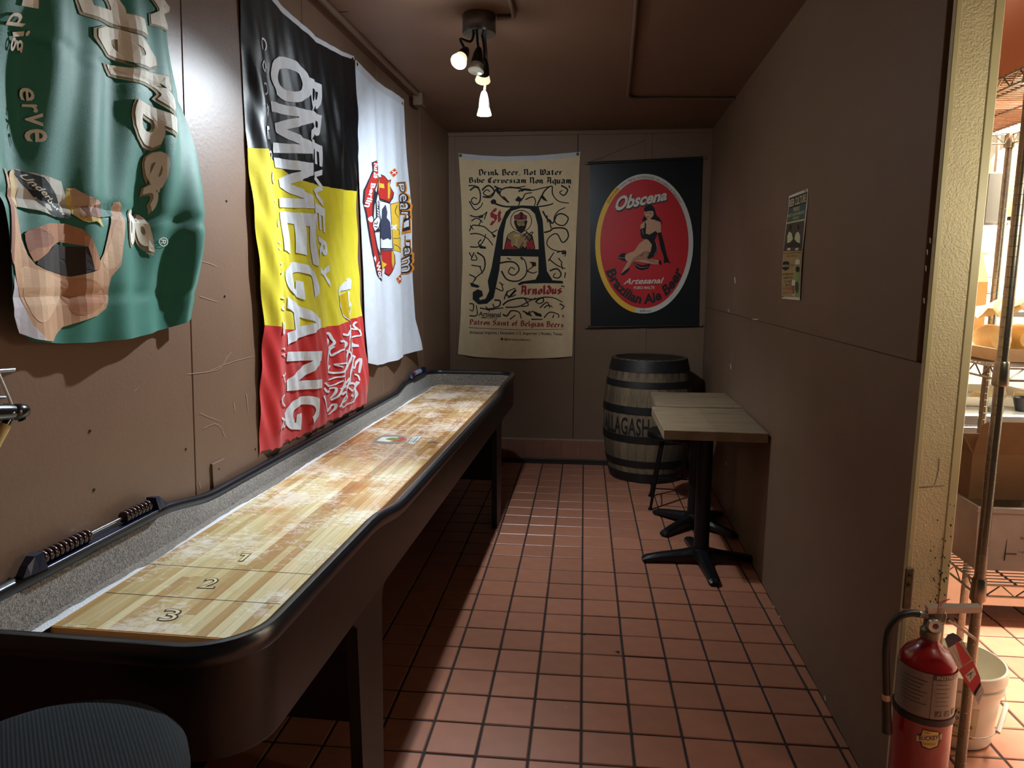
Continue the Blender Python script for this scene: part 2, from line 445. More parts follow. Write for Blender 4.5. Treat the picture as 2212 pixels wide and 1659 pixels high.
# left wall: painted hardboard sheets over a backing
wl = MB().add([(xl(-1.6)-.12,-1.6,0),(xl(-1.6)-.012,-1.6,0),(xl(6)-.012,6,0),(xl(6)-.12,6,0),(xl(-1.6)-.12,-1.6,ZC),(xl(-1.6)-.012,-1.6,ZC),(xl(6)-.012,6,ZC),(xl(6)-.12,6,ZC)],
              [(0,1,2,3),(4,5,6,7),(0,1,5,4),(1,2,6,5),(2,3,7,6),(3,0,4,7)]).build('wall_left', BLACKGAP); tag(wl, kind='structure')
sm_ = [(-1.0,-1.0),(.10,.13),(1.03,1.08),(1.958,2.088),(2.915,2.925),(3.872,3.876),(4.766,4.762),(5.64,5.64)]
for k in range(len(sm_)-1):
    (a0,a1),(b0,b1) = sm_[k], sm_[k+1]; g = .0022
    sheet('wall_panel', [(a0+g,0),(b0-g,0),(b1-g,ZC),(a1+g,ZC)], -.012, 0, NL, fL, WALL, wl)
# back wall
wb = MB().box((-1.3,YB+.012,0), (3.2,YB+.12,ZC)).build('wall_back', BLACKGAP); tag(wb, kind='structure')
for a, b in ((-1.075,-.072),(-.068,.435),(.483,.945)):
    sheet('wall_panel', [(a,.168),(b,.168),(b,ZC),(a,ZC)], -.012, 0, Vector((0,-1,0)), fB, WALLD, wb)
for a, b, t in ((.432,.486,.006),(-1.068,-1.012,.006),(.865,.93,.006)):
    MB().box((a,YB-t,.17), (b,YB+.01,ZC), bev=.002).build('batten', WALLD, wb)
MB().box((-1.07,YB-.018,ZC-.03), (.94,YB,ZC), bev=.003).build('cornice_strip', WALLD, wb)
# tiled skirting of the back wall
BT = mat('skirting_tile', '#8f5f4c', .45, var=.12, scale=8, rnd=.08)
BG = mat('pale_grout', '#8f8377', .9, var=.2, scale=40)
bb = MB().box((-1.07,YB-.009,0), (.925,YB+.012,.172), bev=.001).build('baseboard_back', BG); tag(bb, kind='structure')
for k in range(14):
    a = -1.066+k*.1515
    b = min(a+.148, .918)
    if b-a > .02: MB().box((a,YB-.016,.008), (b,YB-.005,.163), bev=.003).build('tile', BT, bb)
# right partition wall
YJ = 1.849; TH = .104
wr = MB().add([(xr(YJ)+.012,YJ+.002,0),(xr(YJ)+TH,YJ+.002,0),(xr(YB)+TH,YB,0),(xr(YB)+.012,YB,0),(xr(YJ)+.012,YJ+.002,ZC),(xr(YJ)+TH,YJ+.002,ZC),(xr(YB)+TH,YB,ZC),(xr(YB)+.012,YB,ZC)],
              [(0,1,2,3),(4,5,6,7),(0,1,5,4),(1,2,6,5),(2,3,7,6),(3,0,4,7)]).build('wall_right', WALLD); tag(wr, kind='structure')
ys = on_plane(1584, 720, (xr(0),0,0), NR).y
for a, b in ((YJ+.002,ys-.001),(ys+.001,YB-.002)):
    sheet('wall_panel', [(a,0),(b,0),(b,1.238),(a,1.238)], -.012, 0, NR, fR, WALLD, wr)
    sheet('wall_panel', [(a+(.03 if a < 2 else 0),1.240),(b,1.240),(b,ZC),(a+(.03 if a < 2 else 0),ZC)], -.012, .006, NR, fR, WALLD, wr)
SR = Surf('R', .001)
for px, py, q in ((1590,606,(2,8)),(1576,671,(1.5,4)),(1579,793,(1.5,6)),(1578,788,(1.2,3)),(1634,690,(9,1.6)),(1569,1002,(1.2,4)),(1672,1313,(2.5,5)),(1684,1335,(2,6)),(1783,1508,(1.5,6))):
    fill(SR, 'paint_chip', [(px-q[0],py-q[1]*.7),(px+q[0]*.3,py-q[1]),(px+q[0],py+q[1]*.5),(px-q[0]*.2,py+q[1])], CHIP, wr, e=.0066 if py < 700 and px < 1650 else .0012, step=0)
# wall end: cream textured cladding between two smooth corner trims
tj = MB().box((xr(YJ)+.0005,YJ-.0005,0), (xr(YJ)+TH,YJ+.004,ZC)).build('trim_1', CREAMS); tag(tj, kind='structure')
MB().box((xr(YJ)+.012,YJ-.004,0), (xr(YJ)+.083,YJ,ZC)).build('textured_cladding', CREAM, tj)
MB().box((xr(YJ)-.001,YJ-.006,0), (xr(YJ)+.012,YJ+.012,ZC), bev=.0015).build('corner_trim', CREAMS, tj)
MB().box((xr(YJ)+.083,YJ-.007,0), (xr(YJ)+.105,YJ+.03,ZC), bev=.002).build('corner_trim', CREAMS, tj)
SPK = mat('mould_speck', '#2c2416', .9)
SJ = Surf('B', YB-YJ+.0045)
for k in range(46):
    y_ = 1080+random.random()**.6*230; t = (y_-0)/1659
    x0 = 2070-.093*y_; x_ = x0+random.choice([random.uniform(12,95), random.uniform(70,92)])
    q = random.uniform(.8, 2.6)
    fill(SJ, 'mould_speck', [(x_-q,y_-q*.4),(x_+q*.4,y_-q),(x_+q*.7,y_+q*1.4),(x_-q*.4,y_+q)], SPK, tj, e=.0025, step=0)
strokes(SJ, 'scratch', [[(1975,1054),(2010,1051),(2040,1049)],[(2028,990),(2026,1020),(2018,1048)]], SPK, tj, e=.001, step=0, wpx=1.4)
# paint chips along the edge of the jamb
for px, py in ((2018,520),(2012,545),(2009,580),(2005,650),(1998,770),(1996,832),(1969,1180)):
    fill(SR, 'paint_chip', [(px-4,py-7),(px-1,py-5),(px-1.5,py+7),(px-3.5,py+4)], CHIP, wr, e=.0068 if py < 770 else .0012, step=0)

# kitchen beyond the partition
KW = mat('kitchen_wall', '#b9b2a4', .5, var=.05)
wk = MB().box((3.0,1.3,0), (3.12,YB,ZC)).build('wall_kitchen', KW); tag(wk, kind='structure')
wk2 = MB().box((.95+.02,4.9,0), (3.0,5.0,ZC)).build('wall_kitchen_back', KW); tag(wk2, kind='structure')

# scuffs and screws of the left wall
SL = Surf('L', .0012)
strokes(SL, 'scuff', [[(405,808),(470,798),(490,772),(500,760)],[(455,800),(500,782),(545,770)],[(432,892),(455,902),(477,910)],[(440,925),(465,915),(480,927)],
    [(430,1040),(433,1055)],[(505,870),(508,890)],[(532,850),(536,888)],[(480,930),(487,945)],[(420,560),(450,568),(468,575)],[(432,640),(470,652)],[(290,845),(300,836)]], SCUFF, wl, e=.0005, step=0, wpx=1.3)
SCREW = mat('screw_head', '#4a3b30', .4, .6)
for px, py in ((204,1058),(195,931),(402,970),(490,434),(486,640),(552,970)):
    u, z = SL.to2(px, py); MB().lathe([(0,.004),(.002,.0038),(.0025,.001)], fL(u,z), NL, 10).build('screw', SCREW, wl)
# blank cover plate low on the left wall
a = SL.to2(455,1005); b = SL.to2(481,996)
pl = MB().add([], [])
u0, u1, z1 = a[0], a[0]+.075, a[1]+.004
op = thing('wall_cover_plate', 'small blank brown outlet cover plate on the left wall just above the game table rail', 'cover plate', fL(u0+.037, z1-.11))
vs_ = []
sheet('plate', [(u0,z1-.115),(u1,z1-.115),(u1,z1),(u0,z1)], 0, .007, NL, fL, mat('plate_brown', '#6f5545', .35), op)
for dz in (-.025,-.09): MB().lathe([(0,.0035),(.0015,.003)], fL(u0+.037, z1+dz)+NL*.007, NL, 8).build('screw', SCREW, op)

# conduits
PIPE = mat('painted_conduit', '#5d4638', .5)
def conduit(label, pts, r=.011, straps=()):
    t = thing('conduit', label, 'conduit', pts[0])
    MB().tube(pts, r, 10).build('pipe', PIPE, t)
    for p in straps:
        MB().box((p[0]-.02,p[1]-.012,ZC-.004), (p[0]+.045,p[1]+.012,ZC), bev=.001).build('strap', PIPE, t)
    return t
cpts = [(xl(y)+.075, y, ZC-.014) for y in (-.5,1,2,3,4,4.42)]
ct = conduit('long brown conduit along the ceiling above the flags on the left wall', cpts, .014, [(xl(3.13)+.075,3.13),(xl(1.5)+.075,1.5)])
MB().box((xl(4.5)+.045,4.42,ZC-.075), (xl(4.5)+.105,4.5,ZC-.002), bev=.004).build('junction_box', PIPE, ct)
conduit('bent brown conduit feeding the ceiling spotlight fixture', [(-.395,3.21,ZC-.012),(-.345,3.215,ZC-.012),(-.327,3.21,ZC-.012),(-.319,3.19,ZC-.012),(-.318,3.15,ZC-.012),(-.318,1.0,ZC-.012)], .011, [])
conduit('brown conduit bending across the ceiling to the right wall', [(.10,1.0,ZC-.012),(.187,3.1,ZC-.012),(.236,4.42,ZC-.012)]+[(.24+.10*(1-math.cos(t*.157)), 4.55+.10*math.sin(t*.157), ZC-.012) for t in range(0,11)]+[(.5,4.66,ZC-.012),(xr(4.7)-.004,4.70,ZC-.012)], .011, [])

# ------------------------------------------------------------------ ceiling spotlight with four heads
CHROME = mat('brushed_steel', '#8a8c92', .28, 1, var=.1, scale=20)
BLKM = mat('black_lamp_metal', '#15171c', .35, .3)
LENS = mat('lit_lamp_lens', '#fff6e0', .3, emit=38, ecol='#fffaf0')
LENSO = mat('lit_lamp_reflector', '#b8b09a', .3, emit=1.0, ecol='#fff0c8')
LENSU = mat('unlit_lamp_lens', '#a8a294', .25)
SILV = mat('silver_lamp_metal', '#35332f', .4, .5)
lp = thing('ceiling_spotlight', 'round steel ceiling fixture with four adjustable spotlight heads', 'spotlight', (-.47,3.21,ZC))
MB().lathe([(0,.070),(-.004,.072),(-.072,.072),(-.078,.069),(-.078,0)], (-.47,3.21,ZC), (0,0,1), 40).build('canopy', CHROME, lp)
def head(tail, aim, arm, lit, body, n):
    tail = Vector(tail); d = (Vector(aim)-tail).normalized()
    MB().tube(catmull(arm+[tail], 6), .0055, 8).build('arm', BLKM if body is BLKM else SILV, lp)
    h = MB().lathe([(-.012,.0),(-.010,.010),(0,.015),(.02,.021),(.052,.026),(.060,.027),(.060,.022)], tail, d, 20).build('lamp_head', body, lp)
    MB().lathe([(.055,.024),(.070,.0275),(.092,.034),(.094,.033)], tail, d, 20).build('reflector', LENSO if lit else LENSU, h)
    MB().lathe([(.0925,.0325),(.0955,.028),(.097,.0)], tail, d, 20).build('lens', LENS if lit else LENSU, h)
    if lit:
        ld = bpy.data.lights.new('spot_bulb', 'SPOT'); ld.energy = lit; ld.color = (.80,.91,1.0); ld.shadow_soft_size = .022
        ld.spot_size = math.radians(n[0]); ld.spot_blend = n[1]
        lo = bpy.data.objects.new('spot_bulb', ld); C.objects.link(lo); lo.parent = lp
        lo.location = tail+d*.103-Vector(lp.location); lo.rotation_euler = (-d).to_track_quat('Z','Y').to_euler()
        ld = bpy.data.lights.new('bulb_glow', 'POINT'); ld.energy = n[2]; ld.color = (.80,.91,1.0); ld.shadow_soft_size = .022
        lo = bpy.data.objects.new('bulb_glow', ld); C.objects.link(lo); lo.parent = lp; lo.location = tail+d*.122-Vector(lp.location)
head((-.505,3.07,2.375), (-.98,1.42,.78), [(-.49,3.19,2.485),(-.50,3.17,2.44),(-.535,3.12,2.435),(-.52,3.08,2.40)], SPOT_W*5.2, BLKM, (82,.85,4.0))
head((-.462,3.14,2.395), (-.60,2.80,1.0), [(-.475,3.17,2.485),(-.47,3.16,2.44)], 0, BLKM, None)
head((-.448,3.215,2.372), (-.84,4.75,.95), [(-.46,3.22,2.485),(-.45,3.22,2.43)], SPOT_W*2.5, BLKM, (136,1.0,2.0))
head((-.470,3.36,2.275), (-.48,3.55,0), [(-.452,3.25,2.485),(-.452,3.30,2.42),(-.46,3.35,2.35)], SPOT_W*1.9, SILV, (116,.85,1.5))
# ------------------------------------------------------------------ shuffleboard table
TA = .027; TC, TS = math.cos(TA), math.sin(TA); TW, TL = .640, 3.77
def TP(x, y, z): return Vector((-.548+x*TC+y*TS, 1.06-x*TS+y*TC, z))
ZH, ZLOW, ZBD = .822, .786, .740
def ztop(y): return ZLOW+(ZH-ZLOW)*max(1-sstep(.68,.98,y), sstep(2.95,3.2,y))
def ring(inset, rad, n=10, dens=1):
    r = max(.004, rad-inset); a, b, c, d = -TW+inset, -inset, inset, TL-inset
    out = []
    for cx, cy, q0 in ((b-r,c+r,-90),(b-r,d-r,0),(a+r,d-r,90),(a+r,c+r,180)):
        arc = [(cx+r*math.cos(math.radians(q0+90*i/n)), cy+r*math.sin(math.radians(q0+90*i/n))) for i in range(n+1)]
        if out and dens:
            p, q = out[-1], arc[0]; m_ = int(max(abs(p[0]-q[0]), abs(p[1]-q[1]))/.06)
            out += [(p[0]+(q[0]-p[0])*i/m_, p[1]+(q[1]-p[1])*i/m_) for i in range(1, m_)]
        out += arc
    p, q = out[-1], out[0]; m_ = int(max(abs(p[0]-q[0]), abs(p[1]-q[1]))/.06)
    if dens: out += [(p[0]+(q[0]-p[0])*i/m_, p[1]+(q[1]-p[1])*i/m_) for i in range(1, m_)]
    return out
RAD = .135
def sweep(secs, m, name, parent, closed=False):
    """secs = [(inset, z function)]"""
    base = ring(0, RAD); n = len(base); vs = []; fs = []
    base_n = []
    for i in range(n):
        p, q = Vector(base[i-1]), Vector(base[(i+1) % n]); t = (q-p).normalized(); base_n.append(Vector((-t.y, t.x)))
    for ins, zf in secs:
        for (x, y), nn in zip(base, base_n):
            X, Y = x+nn.x*ins, y+nn.y*ins; vs.append(TP(X, Y, zf(y)))
    k = len(secs)
    for j in range(k if closed else k-1):
        for i in range(n):
            a, b = j*n, ((j+1) % k)*n; fs.append((a+i, a+(i+1)%n, b+(i+1)%n, b+i))
    return MB().add(vs, fs, True).build(name, m, parent)
RAILM = mat('black_rail_vinyl', '#15171d', .28, var=.15, scale=20, bump=.08, bscale=40, spec=.6)
CAB = mat('dark_brown_laminate', '#181010', .38, var=.08, scale=5, spec=.4)
CARP = mat('grey_carpet', '#84796d', .95, var=.75, scale=95, bump=.9, bscale=300, sheen=.3)
tb = thing('shuffleboard_table', 'long shuffleboard table with maple playfield, grey carpet gutters and black padded rail', 'game table', TP(-TW/2, TL/2, 0))
Z = lambda d: (lambda y: ztop(y)+d)
K = lambda z: (lambda y: z)
sweep([(.008,Z(-.042)),(.002,Z(-.034)),(0,Z(-.020)),(.002,Z(-.007)),(.007,Z(-.001)),(.014,Z(0)),(.022,Z(-.001)),(.028,Z(-.006)),(.030,Z(-.016)),(.028,Z(-.026)),(.024,Z(-.038))], RAILM, 'rail', tb, True)
sweep([(.010,Z(-.030)),(.012,K(.608)),(.016,K(.600)),(.024,K(.600)),(.024,K(.70))], CAB, 'cabinet', tb)
cb = ring(.026, RAD); MB().prism(cb, .602, .640, TP).build('cabinet_base', CAB, tb)
sweep([(.024,Z(-.024)),(.029,Z(-.028)),(.036,K(.722)),(.037,K(.700))], CARP, 'gutter_wall_carpet', tb)
cb = ring(.036, RAD, 10); MB().prism(cb, .690, .714, TP).build('gutter_floor_carpet', CARP, tb)
# playfield: laminated maple strips, each a plank of its own
def wood_mat(name, cols, powder):
    m = bpy.data.materials.new(name); m.use_nodes = True; nt = m.node_tree; N = nt.nodes; L = nt.links; b = N['Principled BSDF']
    tc = N.new('ShaderNodeTexCoord'); oi = N.new('ShaderNodeObjectInfo')
    r = N.new('ShaderNodeValToRGB'); r.color_ramp.interpolation = 'CONSTANT'; el = r.color_ramp.elements
    while len(el) < len(cols): el.new(.5)
    for i, c in enumerate(cols): el[i].position = i/len(cols); el[i].color = lin(c)
    L.new(oi.outputs['Random'], r.inputs['Fac'])
    mp = N.new('ShaderNodeMapping'); mp.inputs['Scale'].default_value = (90, 3.5, 20); L.new(tc.outputs['Object'], mp.inputs['Vector'])
    g = N.new('ShaderNodeTexNoise'); g.inputs['Scale'].default_value = 1; g.inputs['Detail'].default_value = 7; L.new(mp.outputs['Vector'], g.inputs['Vector'])
    mr = N.new('ShaderNodeMapRange'); mr.inputs[1].default_value = .3; mr.inputs[2].default_value = .7; mr.inputs[3].default_value = .86; mr.inputs[4].default_value = 1.1; L.new(g.outputs['Fac'], mr.inputs[0])
    h = N.new('ShaderNodeHueSaturation'); L.new(mr.outputs[0], h.inputs['Value']); L.new(r.outputs['Color'], h.inputs['Color'])
    # amber wear patches in large soft islands
    n2 = N.new('ShaderNodeTexNoise'); n2.inputs['Scale'].default_value = 4.5; n2.inputs['Detail'].default_value = 4; n2.inputs['Distortion'].default_value = 1.2; L.new(tc.outputs['Object'], n2.inputs['Vector'])
    sx = N.new('ShaderNodeSeparateXYZ'); L.new(tc.outputs['Object'], sx.inputs[0])
    my = N.new('ShaderNodeMapRange'); my.inputs[1].default_value = -1.6; my.inputs[2].default_value = -.2; my.inputs[3].default_value = -.28; my.inputs[4].default_value = .16; L.new(sx.outputs['Y'], my.inputs[0])
    ad = N.new('ShaderNodeMath'); ad.operation = 'ADD'; L.new(n2.outputs['Fac'], ad.inputs[0]); L.new(my.outputs[0], ad.inputs[1])
    r2 = N.new('ShaderNodeValToRGB'); r2.color_ramp.elements[0].position = .42; r2.color_ramp.elements[1].position = .66; L.new(ad.outputs[0], r2.inputs['Fac'])
    mu = N.new('ShaderNodeMath'); mu.operation = 'MULTIPLY'; mu.inputs[1].default_value = .75; L.new(r2.outputs['Color'], mu.inputs[0])
    mx = N.new('ShaderNodeMix'); mx.data_type = 'RGBA'; mx.blend_type = 'MULTIPLY'; L.new(mu.outputs[0], mx.inputs['Factor']); L.new(h.outputs['Color'], mx.inputs[6]); mx.inputs[7].default_value = lin('#dfaa74')
    # powdered wax lying on the board
    mp3 = N.new('ShaderNodeMapping'); mp3.inputs['Scale'].default_value = (30, 48, 12); mp3.inputs['Rotation'].default_value = (0,0,.35); L.new(tc.outputs['Object'], mp3.inputs['Vector'])
    n3 = N.new('ShaderNodeTexNoise'); n3.inputs['Scale'].default_value = 1; n3.inputs['Detail'].default_value = 9; n3.inputs['Roughness'].default_value = .72; n3.inputs['Distortion'].default_value = .9; L.new(mp3.outputs['Vector'], n3.inputs['Vector'])
    n4 = N.new('ShaderNodeTexNoise'); n4.inputs['Scale'].default_value = 5; n4.inputs['Detail'].default_value = 2; L.new(tc.outputs['Object'], n4.inputs['Vector'])
    m4 = N.new('ShaderNodeMapRange'); m4.inputs[1].default_value = .3; m4.inputs[2].default_value = .7; m4.inputs[3].default_value = -.16; m4.inputs[4].default_value = .16; L.new(n4.outputs['Fac'], m4.inputs[0])
    m5 = N.new('ShaderNodeMapRange'); m5.inputs[1].default_value = -1.7; m5.inputs[2].default_value = 1.7; m5.inputs[3].default_value = -.04; m5.inputs[4].default_value = .10; L.new(sx.outputs['Y'], m5.inputs[0])
    a2 = N.new('ShaderNodeMath'); a2.operation = 'ADD'; L.new(n3.outputs['Fac'], a2.inputs[0]); L.new(m4.outputs[0], a2.inputs[1])
    a3 = N.new('ShaderNodeMath'); a3.operation = 'ADD'; L.new(a2.outputs[0], a3.inputs[0]); L.new(m5.outputs[0], a3.inputs[1])
    r3 = N.new('ShaderNodeValToRGB'); r3.color_ramp.elements[0].position = .50; r3.color_ramp.elements[1].position = .74; L.new(a3.outputs[0], r3.inputs['Fac'])
    mu3 = N.new('ShaderNodeMath'); mu3.operation = 'MULTIPLY'; mu3.inputs[1].default_value = powder; L.new(r3.outputs['Color'], mu3.inputs[0])
    mx3 = N.new('ShaderNodeMix'); mx3.data_type = 'RGBA'; L.new(mu3.outputs[0], mx3.inputs['Factor']); L.new(mx.outputs[2], mx3.inputs[6]); mx3.inputs[7].default_value = lin('#e9e2dc')
    L.new(mx3.outputs[2], b.inputs['Base Color'])
    m6 = N.new('ShaderNodeMapRange'); m6.inputs[3].default_value = .14; m6.inputs[4].default_value = .75; L.new(mu3.outputs[0], m6.inputs[0]); L.new(m6.outputs[0], b.inputs['Roughness'])
    b.inputs['Specular IOR Level'].default_value = .4
    return m
MAPLE = wood_mat('maple_playfield', ['#d8c594','#e2d2a4','#ccb684','#e6d8ae','#c6ab76','#dac694','#bb9a68','#dfcd9e'], .75)
BXL, BXR, BY0, BY1 = -.520, -.094, .188, 3.60
NS = 18; sw = (BXR-BXL)/NS
random.seed(21)
for i in range(NS):
    x = BXL+i*sw; y = BY0-random.uniform(0, .6)
    first = True
    while y < BY1-.05:
        ln = random.uniform(.35, .95); a = max(BY0, y); b_ = min(BY1, y+ln); y += ln
        if b_-a < .004: continue
        if BY1-b_ < .12: b_ = BY1; y = BY1
        MB().box((x+.0002,a+.0002,ZBD-.03), (x+sw-.0002,b_-.0002,ZBD), bev=.0004, tf=TP).build('plank', MAPLE, tb)
EDGE = mat('dark_board_edge', '#3c2416', .4); AMB = mat('amber_board_edge', '#c98a3f', .35)
MB().box((BXL+.002,BY0+.002,.714), (BXR-.002,BY1-.002,ZBD-.029), tf=TP).build('playfield_core', EDGE, tb)
for a, b_ in (((BXL-.003,BY0-.003),(BXR+.003,BY0)), ((BXR,BY0-.003),(BXR+.003,BY1)), ((BXL-.003,BY0-.003),(BXL,BY1))):
    MB().box((a[0],a[1],ZBD-.030), (b_[0],b_[1],ZBD-.001), tf=TP).build('edge_banding', AMB, tb)
# wax caught along the left gutter
WAX = mat('powdered_wax', '#eef1f4', .95, bump=.6, bscale=220)
wx = MB(); vs = []; n = 150
for i in range(n+1):
    y = .10+(3.52-.10)*i/n; w_ = .034+.010*math.sin(y*9)+random.uniform(-.004,.005)
    if y < .5: w_ += .012
    w_ = min(w_, .062)
    vs += [TP(BXL-.0035,y,.7385), TP(BXL-w_*.6,y,.7345), TP(BXL-w_-.006,y,.7145)]
wx.add(vs, [(3*i+k,3*i+k+1,3*i+k+4,3*i+k+3) for i in range(n) for k in (0,1)], True); tag(wx.build('wax_line', WAX, tb), kind='stuff')
# score lines and digits
SB = Surf('T', ZBD); INKD = mat('inlay_black', '#17110c', .4); INKL = mat('inlay_light', '#ead9a8', .4)
for (p, q) in (((228,1280),(606,1305)),((315,1218),(676,1241))):
    a, b_ = Vector(SB.to2(*p)), Vector(SB.to2(*q)); d = (b_-a).normalized()*.0009; nn = Vector((-d.y,d.x))
    e0 = Vector(TP(BXL+.004,0,0)[:2]); MB().add([(*(a+nn),ZBD+.0004),(*(b_+nn),ZBD+.0004),(*(b_-nn),ZBD+.0004),(*(a-nn),ZBD+.0004)], [(0,1,2,3)]).build('score_line', INKD, tb)
g = crop(320,1180,260/2212)
for t_, q in (('3', [(330,1160),(640,1165),(480,1375),(170,1370)]), ('2', [(1080,588),(1350,592),(1200,775),(910,768)])):
    q = g(q)
    text(SB, 'score_digit', t_, q, INKD, tb, e=.0005, step=0, bold=.030)
    text(SB, 'score_digit_fill', t_, q, INKL, tb, e=.0009, step=0, bold=-.012)
fill(SB, 'score_digit', g([(1685,182),(1722,130),(1902,136),(1738,285),(1645,280),(1762,176)]), INKD, tb, e=.0005, step=0)
fill(SB, 'score_digit_fill', g([(1875,148),(1728,272),(1672,270),(1795,165),(1712,170),(1735,144)]), INKL, tb, e=.0009, step=0)
# printed emblem half way down the board
g = crop(760,900,240/2212)
fill(SB, 'board_emblem', g([(430,500),(560,390),(760,365),(1000,375),(1100,430),(1060,500),(880,540),(620,545)]), mat('emblem_grey', '#8c8880', .5), tb, e=.0006, step=0, smooth=4)
fill(SB, 'emblem_field', g([(490,485),(600,412),(860,405),(1060,430),(1080,465),(960,500),(700,505)]), ink('#e8e4da'), tb, e=.0009, step=0)
fill(SB, 'emblem_red', g([(760,500),(860,470),(930,412),(1030,415),(1085,460),(960,500)]), ink('#b8483c'), tb, e=.0011, step=0)
fill(SB, 'emblem_leaf', g([(670,450),(780,425),(900,425),(965,450),(900,475),(780,478)]), ink('#7d8a4a'), tb, e=.0013, step=0, smooth=3)
fill(SB, 'emblem_panel', g([(1120,530),(1230,400),(1385,400),(1220,548)]), ink('#d8e2e0'), tb, e=.0008, step=0)
strokes(SB, 'emblem_lettering', [g([(1160,515),(1260,415)]),g([(1200,520),(1310,415)]),g([(1230,515),(1330,412)]),g([(1500,510),(1560,525),(1640,500),(1720,515)]),g([(1520,535),(1600,510),(1700,540)])], ink('#56666a'), tb, e=.0012, step=0, wpx=1.6)
# legs
LEG = mat('dark_leg_laminate', '#19110e', .42, var=.08, scale=5)
for sx in (0, 1):
    for yy in (.56, 2.90):
        x0, x1 = (-.045,-.014) if sx == 0 else (-TW+.014,-TW+.045)
        prof = [(yy-.02,.01),(yy+.17,.01)] 
        y1 = yy+.20
        pts = [(yy+.02,.0),(y1-.02,.0),(y1,.56)]+[(y1+.05*(1-math.cos(t*math.pi/10)), .56+.045*math.sin(t*math.pi/10)) for t in range(1,6)]+[(yy-.03,.605),(yy,.58)]
        vs = [TP(x0,y,z) for y,z in pts]+[TP(x1,y,z) for y,z in pts]; k = len(pts)
        MB().add(vs, [tuple(range(k))[::-1], tuple(range(k,2*k))]+[(i,(i+1)%k,(i+1)%k+k,i+k) for i in range(k)]).build('leg', LEG, tb)
for yy in (.64, 2.98):
    MB().box((-TW+.04,yy,.27), (-.04,yy+.035,.61), tf=TP).build('leg_crossboard', LEG, tb)
# score counters on the left rail: beads on a rod between two end caps
NAVY = mat('navy_cap', '#1b2138', .3, .2); BEAD = mat('maroon_bead', '#2c1110', .22, coat=.5); STEEL = mat('steel_rod', '#b8b8b4', .25, 1)
BBLUE = mat('blue_grey_bead', '#7b8096', .35); BRED = mat('dull_red_bead', '#6b2f28', .4)
def counter(y0, y1, beads, caplen=.055):
    x = -TW+.024; zc = lambda y: ztop(y)+.019
    part = MB().box((x-.02,y0,ztop(y0)-.004), (x+.02,y1,ztop(y0)+.003), bev=.001, tf=TP).build('score_counter', NAVY, tb)
    MB().tube([TP(x,y0,zc(y0)),TP(x,y1,zc(y1))], .0032, 8).build('rod', STEEL, part)
    for y, s_ in ((y0,-1),(y1,1)):
        z = ztop(y); m_ = MB(); P = []
        for t, hh in ((0,.036),(.35,.034),(.7,.020),(1,.004)):
            yy = y+s_*caplen*t; w_ = .022*(1-.5*t); P.append([TP(x-w_,yy,z),TP(x-w_*.6,yy,z+hh),TP(x+w_*.6,yy,z+hh),TP(x+w_,yy,z)])
        vs = [p for q in P for p in q]; fs = [(4*i+k,4*i+(k+1)%4,4*i+4+(k+1)%4,4*i+4+k) for i in range(3) for k in range(4)]+[(0,1,2,3),(12,13,14,15)]
        m_.add(vs, fs).build('end_cap', NAVY, part)
    pr = None
    for y, m_ in beads:
        ln = .0135
        b_ = MB().lathe([(-ln/2,.006),(-ln*.42,.0135),(-ln*.15,.0158),(ln*.15,.0158),(ln*.42,.0135),(ln/2,.006)], TP(x,y,zc(y)), TP(0,1,0)-TP(0,0,0), 16).build('bead', m_, part)
bl = [(.285+.0148*k, BEAD) for k in range(10)]+[(.555+.0148*k, BEAD) for k in range(7)]
counter(.275, .665, bl)
counter(3.30, 3.60, [(3.335+.0150*k, BRED if k < 2 else BBLUE) for k in range(12)], .03)
# ------------------------------------------------------------------ flags and banners
def fabric(name, col, rough=.7, trans=.0): return mat(name, col, rough, var=.05, scale=14, bump=.22, bscale=700, spec=.25, sheen=.2)
GREEN = fabric('green_flag_cloth', '#1d6b58', .5)
WHITEP = ink('#d9d4c4'); TAPE = fabric('white_heading_tape', '#c9cace')
GROM = mat('brass_grommet', '#6d675c', .35, .9)
def grommet(surf, px, py, parent, r=.009, e=.002):
    u, v = surf.to2(px, py); n = {'L': NL, 'R': NR, 'B': Vector((0,-1,0))}[surf.kind]
    MB().lathe([(0,r),(.0012,r),(.0018,r*.8),(.0012,r*.5),(.0006,r*.45)], surf.to3(u,v,e), n, 16).build('grommet', GROM, parent)
    MB().lathe([(0,r*.42),(.003,r*.4),(.0045,r*.2)], surf.to3(u,v,e), n, 10).build('nail', SCREW, parent)

# ---- green flag (bottom left), hung on its side and bulging off the wall
def dgreen(u, z):
    t = (u-1.25)+.30*(z-1.35)
    a = sstep(1.30,1.75,z)
    d = .050+.016*math.sin(2*math.pi*t/.36+.6)*(1-.25*a)+.007*math.sin(2*math.pi*(u-.15*z)/.13)+.012*math.sin(2*math.pi*(u+1.1*z)/.9)
    d += .018*max(0, 1-abs(u-1.99-.06*math.sin(4*z))/.05)*(1-a*.5)
    d -= .006*math.exp(-((z-1.60)/.012)**2)+.005*math.exp(-((z-1.93)/.012)**2)+.005*math.exp(-((z-1.40)/.012)**2)
    return max(.006, d*(1-.35*sstep(1.95,2.5,z))*(.72+.28*sstep(1.32,1.6,z)))
SG = Surf('L', .05, dgreen)
gf = thing('green_flag', 'dark green flag printed with a hand holding a bottle, hung sideways at the left', 'flag', fL(1.7,1.3))
cloth(SG, 'cloth', [(-190,-330),(100,-330),(365,-330)], [(72,738),(150,742),(215,740),(300,729),(380,712),(424,690)],
      [(-190,-330),(-70,60),(0,490),(14,580),(28,660),(45,712),(72,738)], [(365,-330),(378,0),(388,120),(398,230),(418,330),(432,430),(431,560),(427,650),(424,690)], 70, 84, GREEN, gf)
OUT = ink('#8d8262')
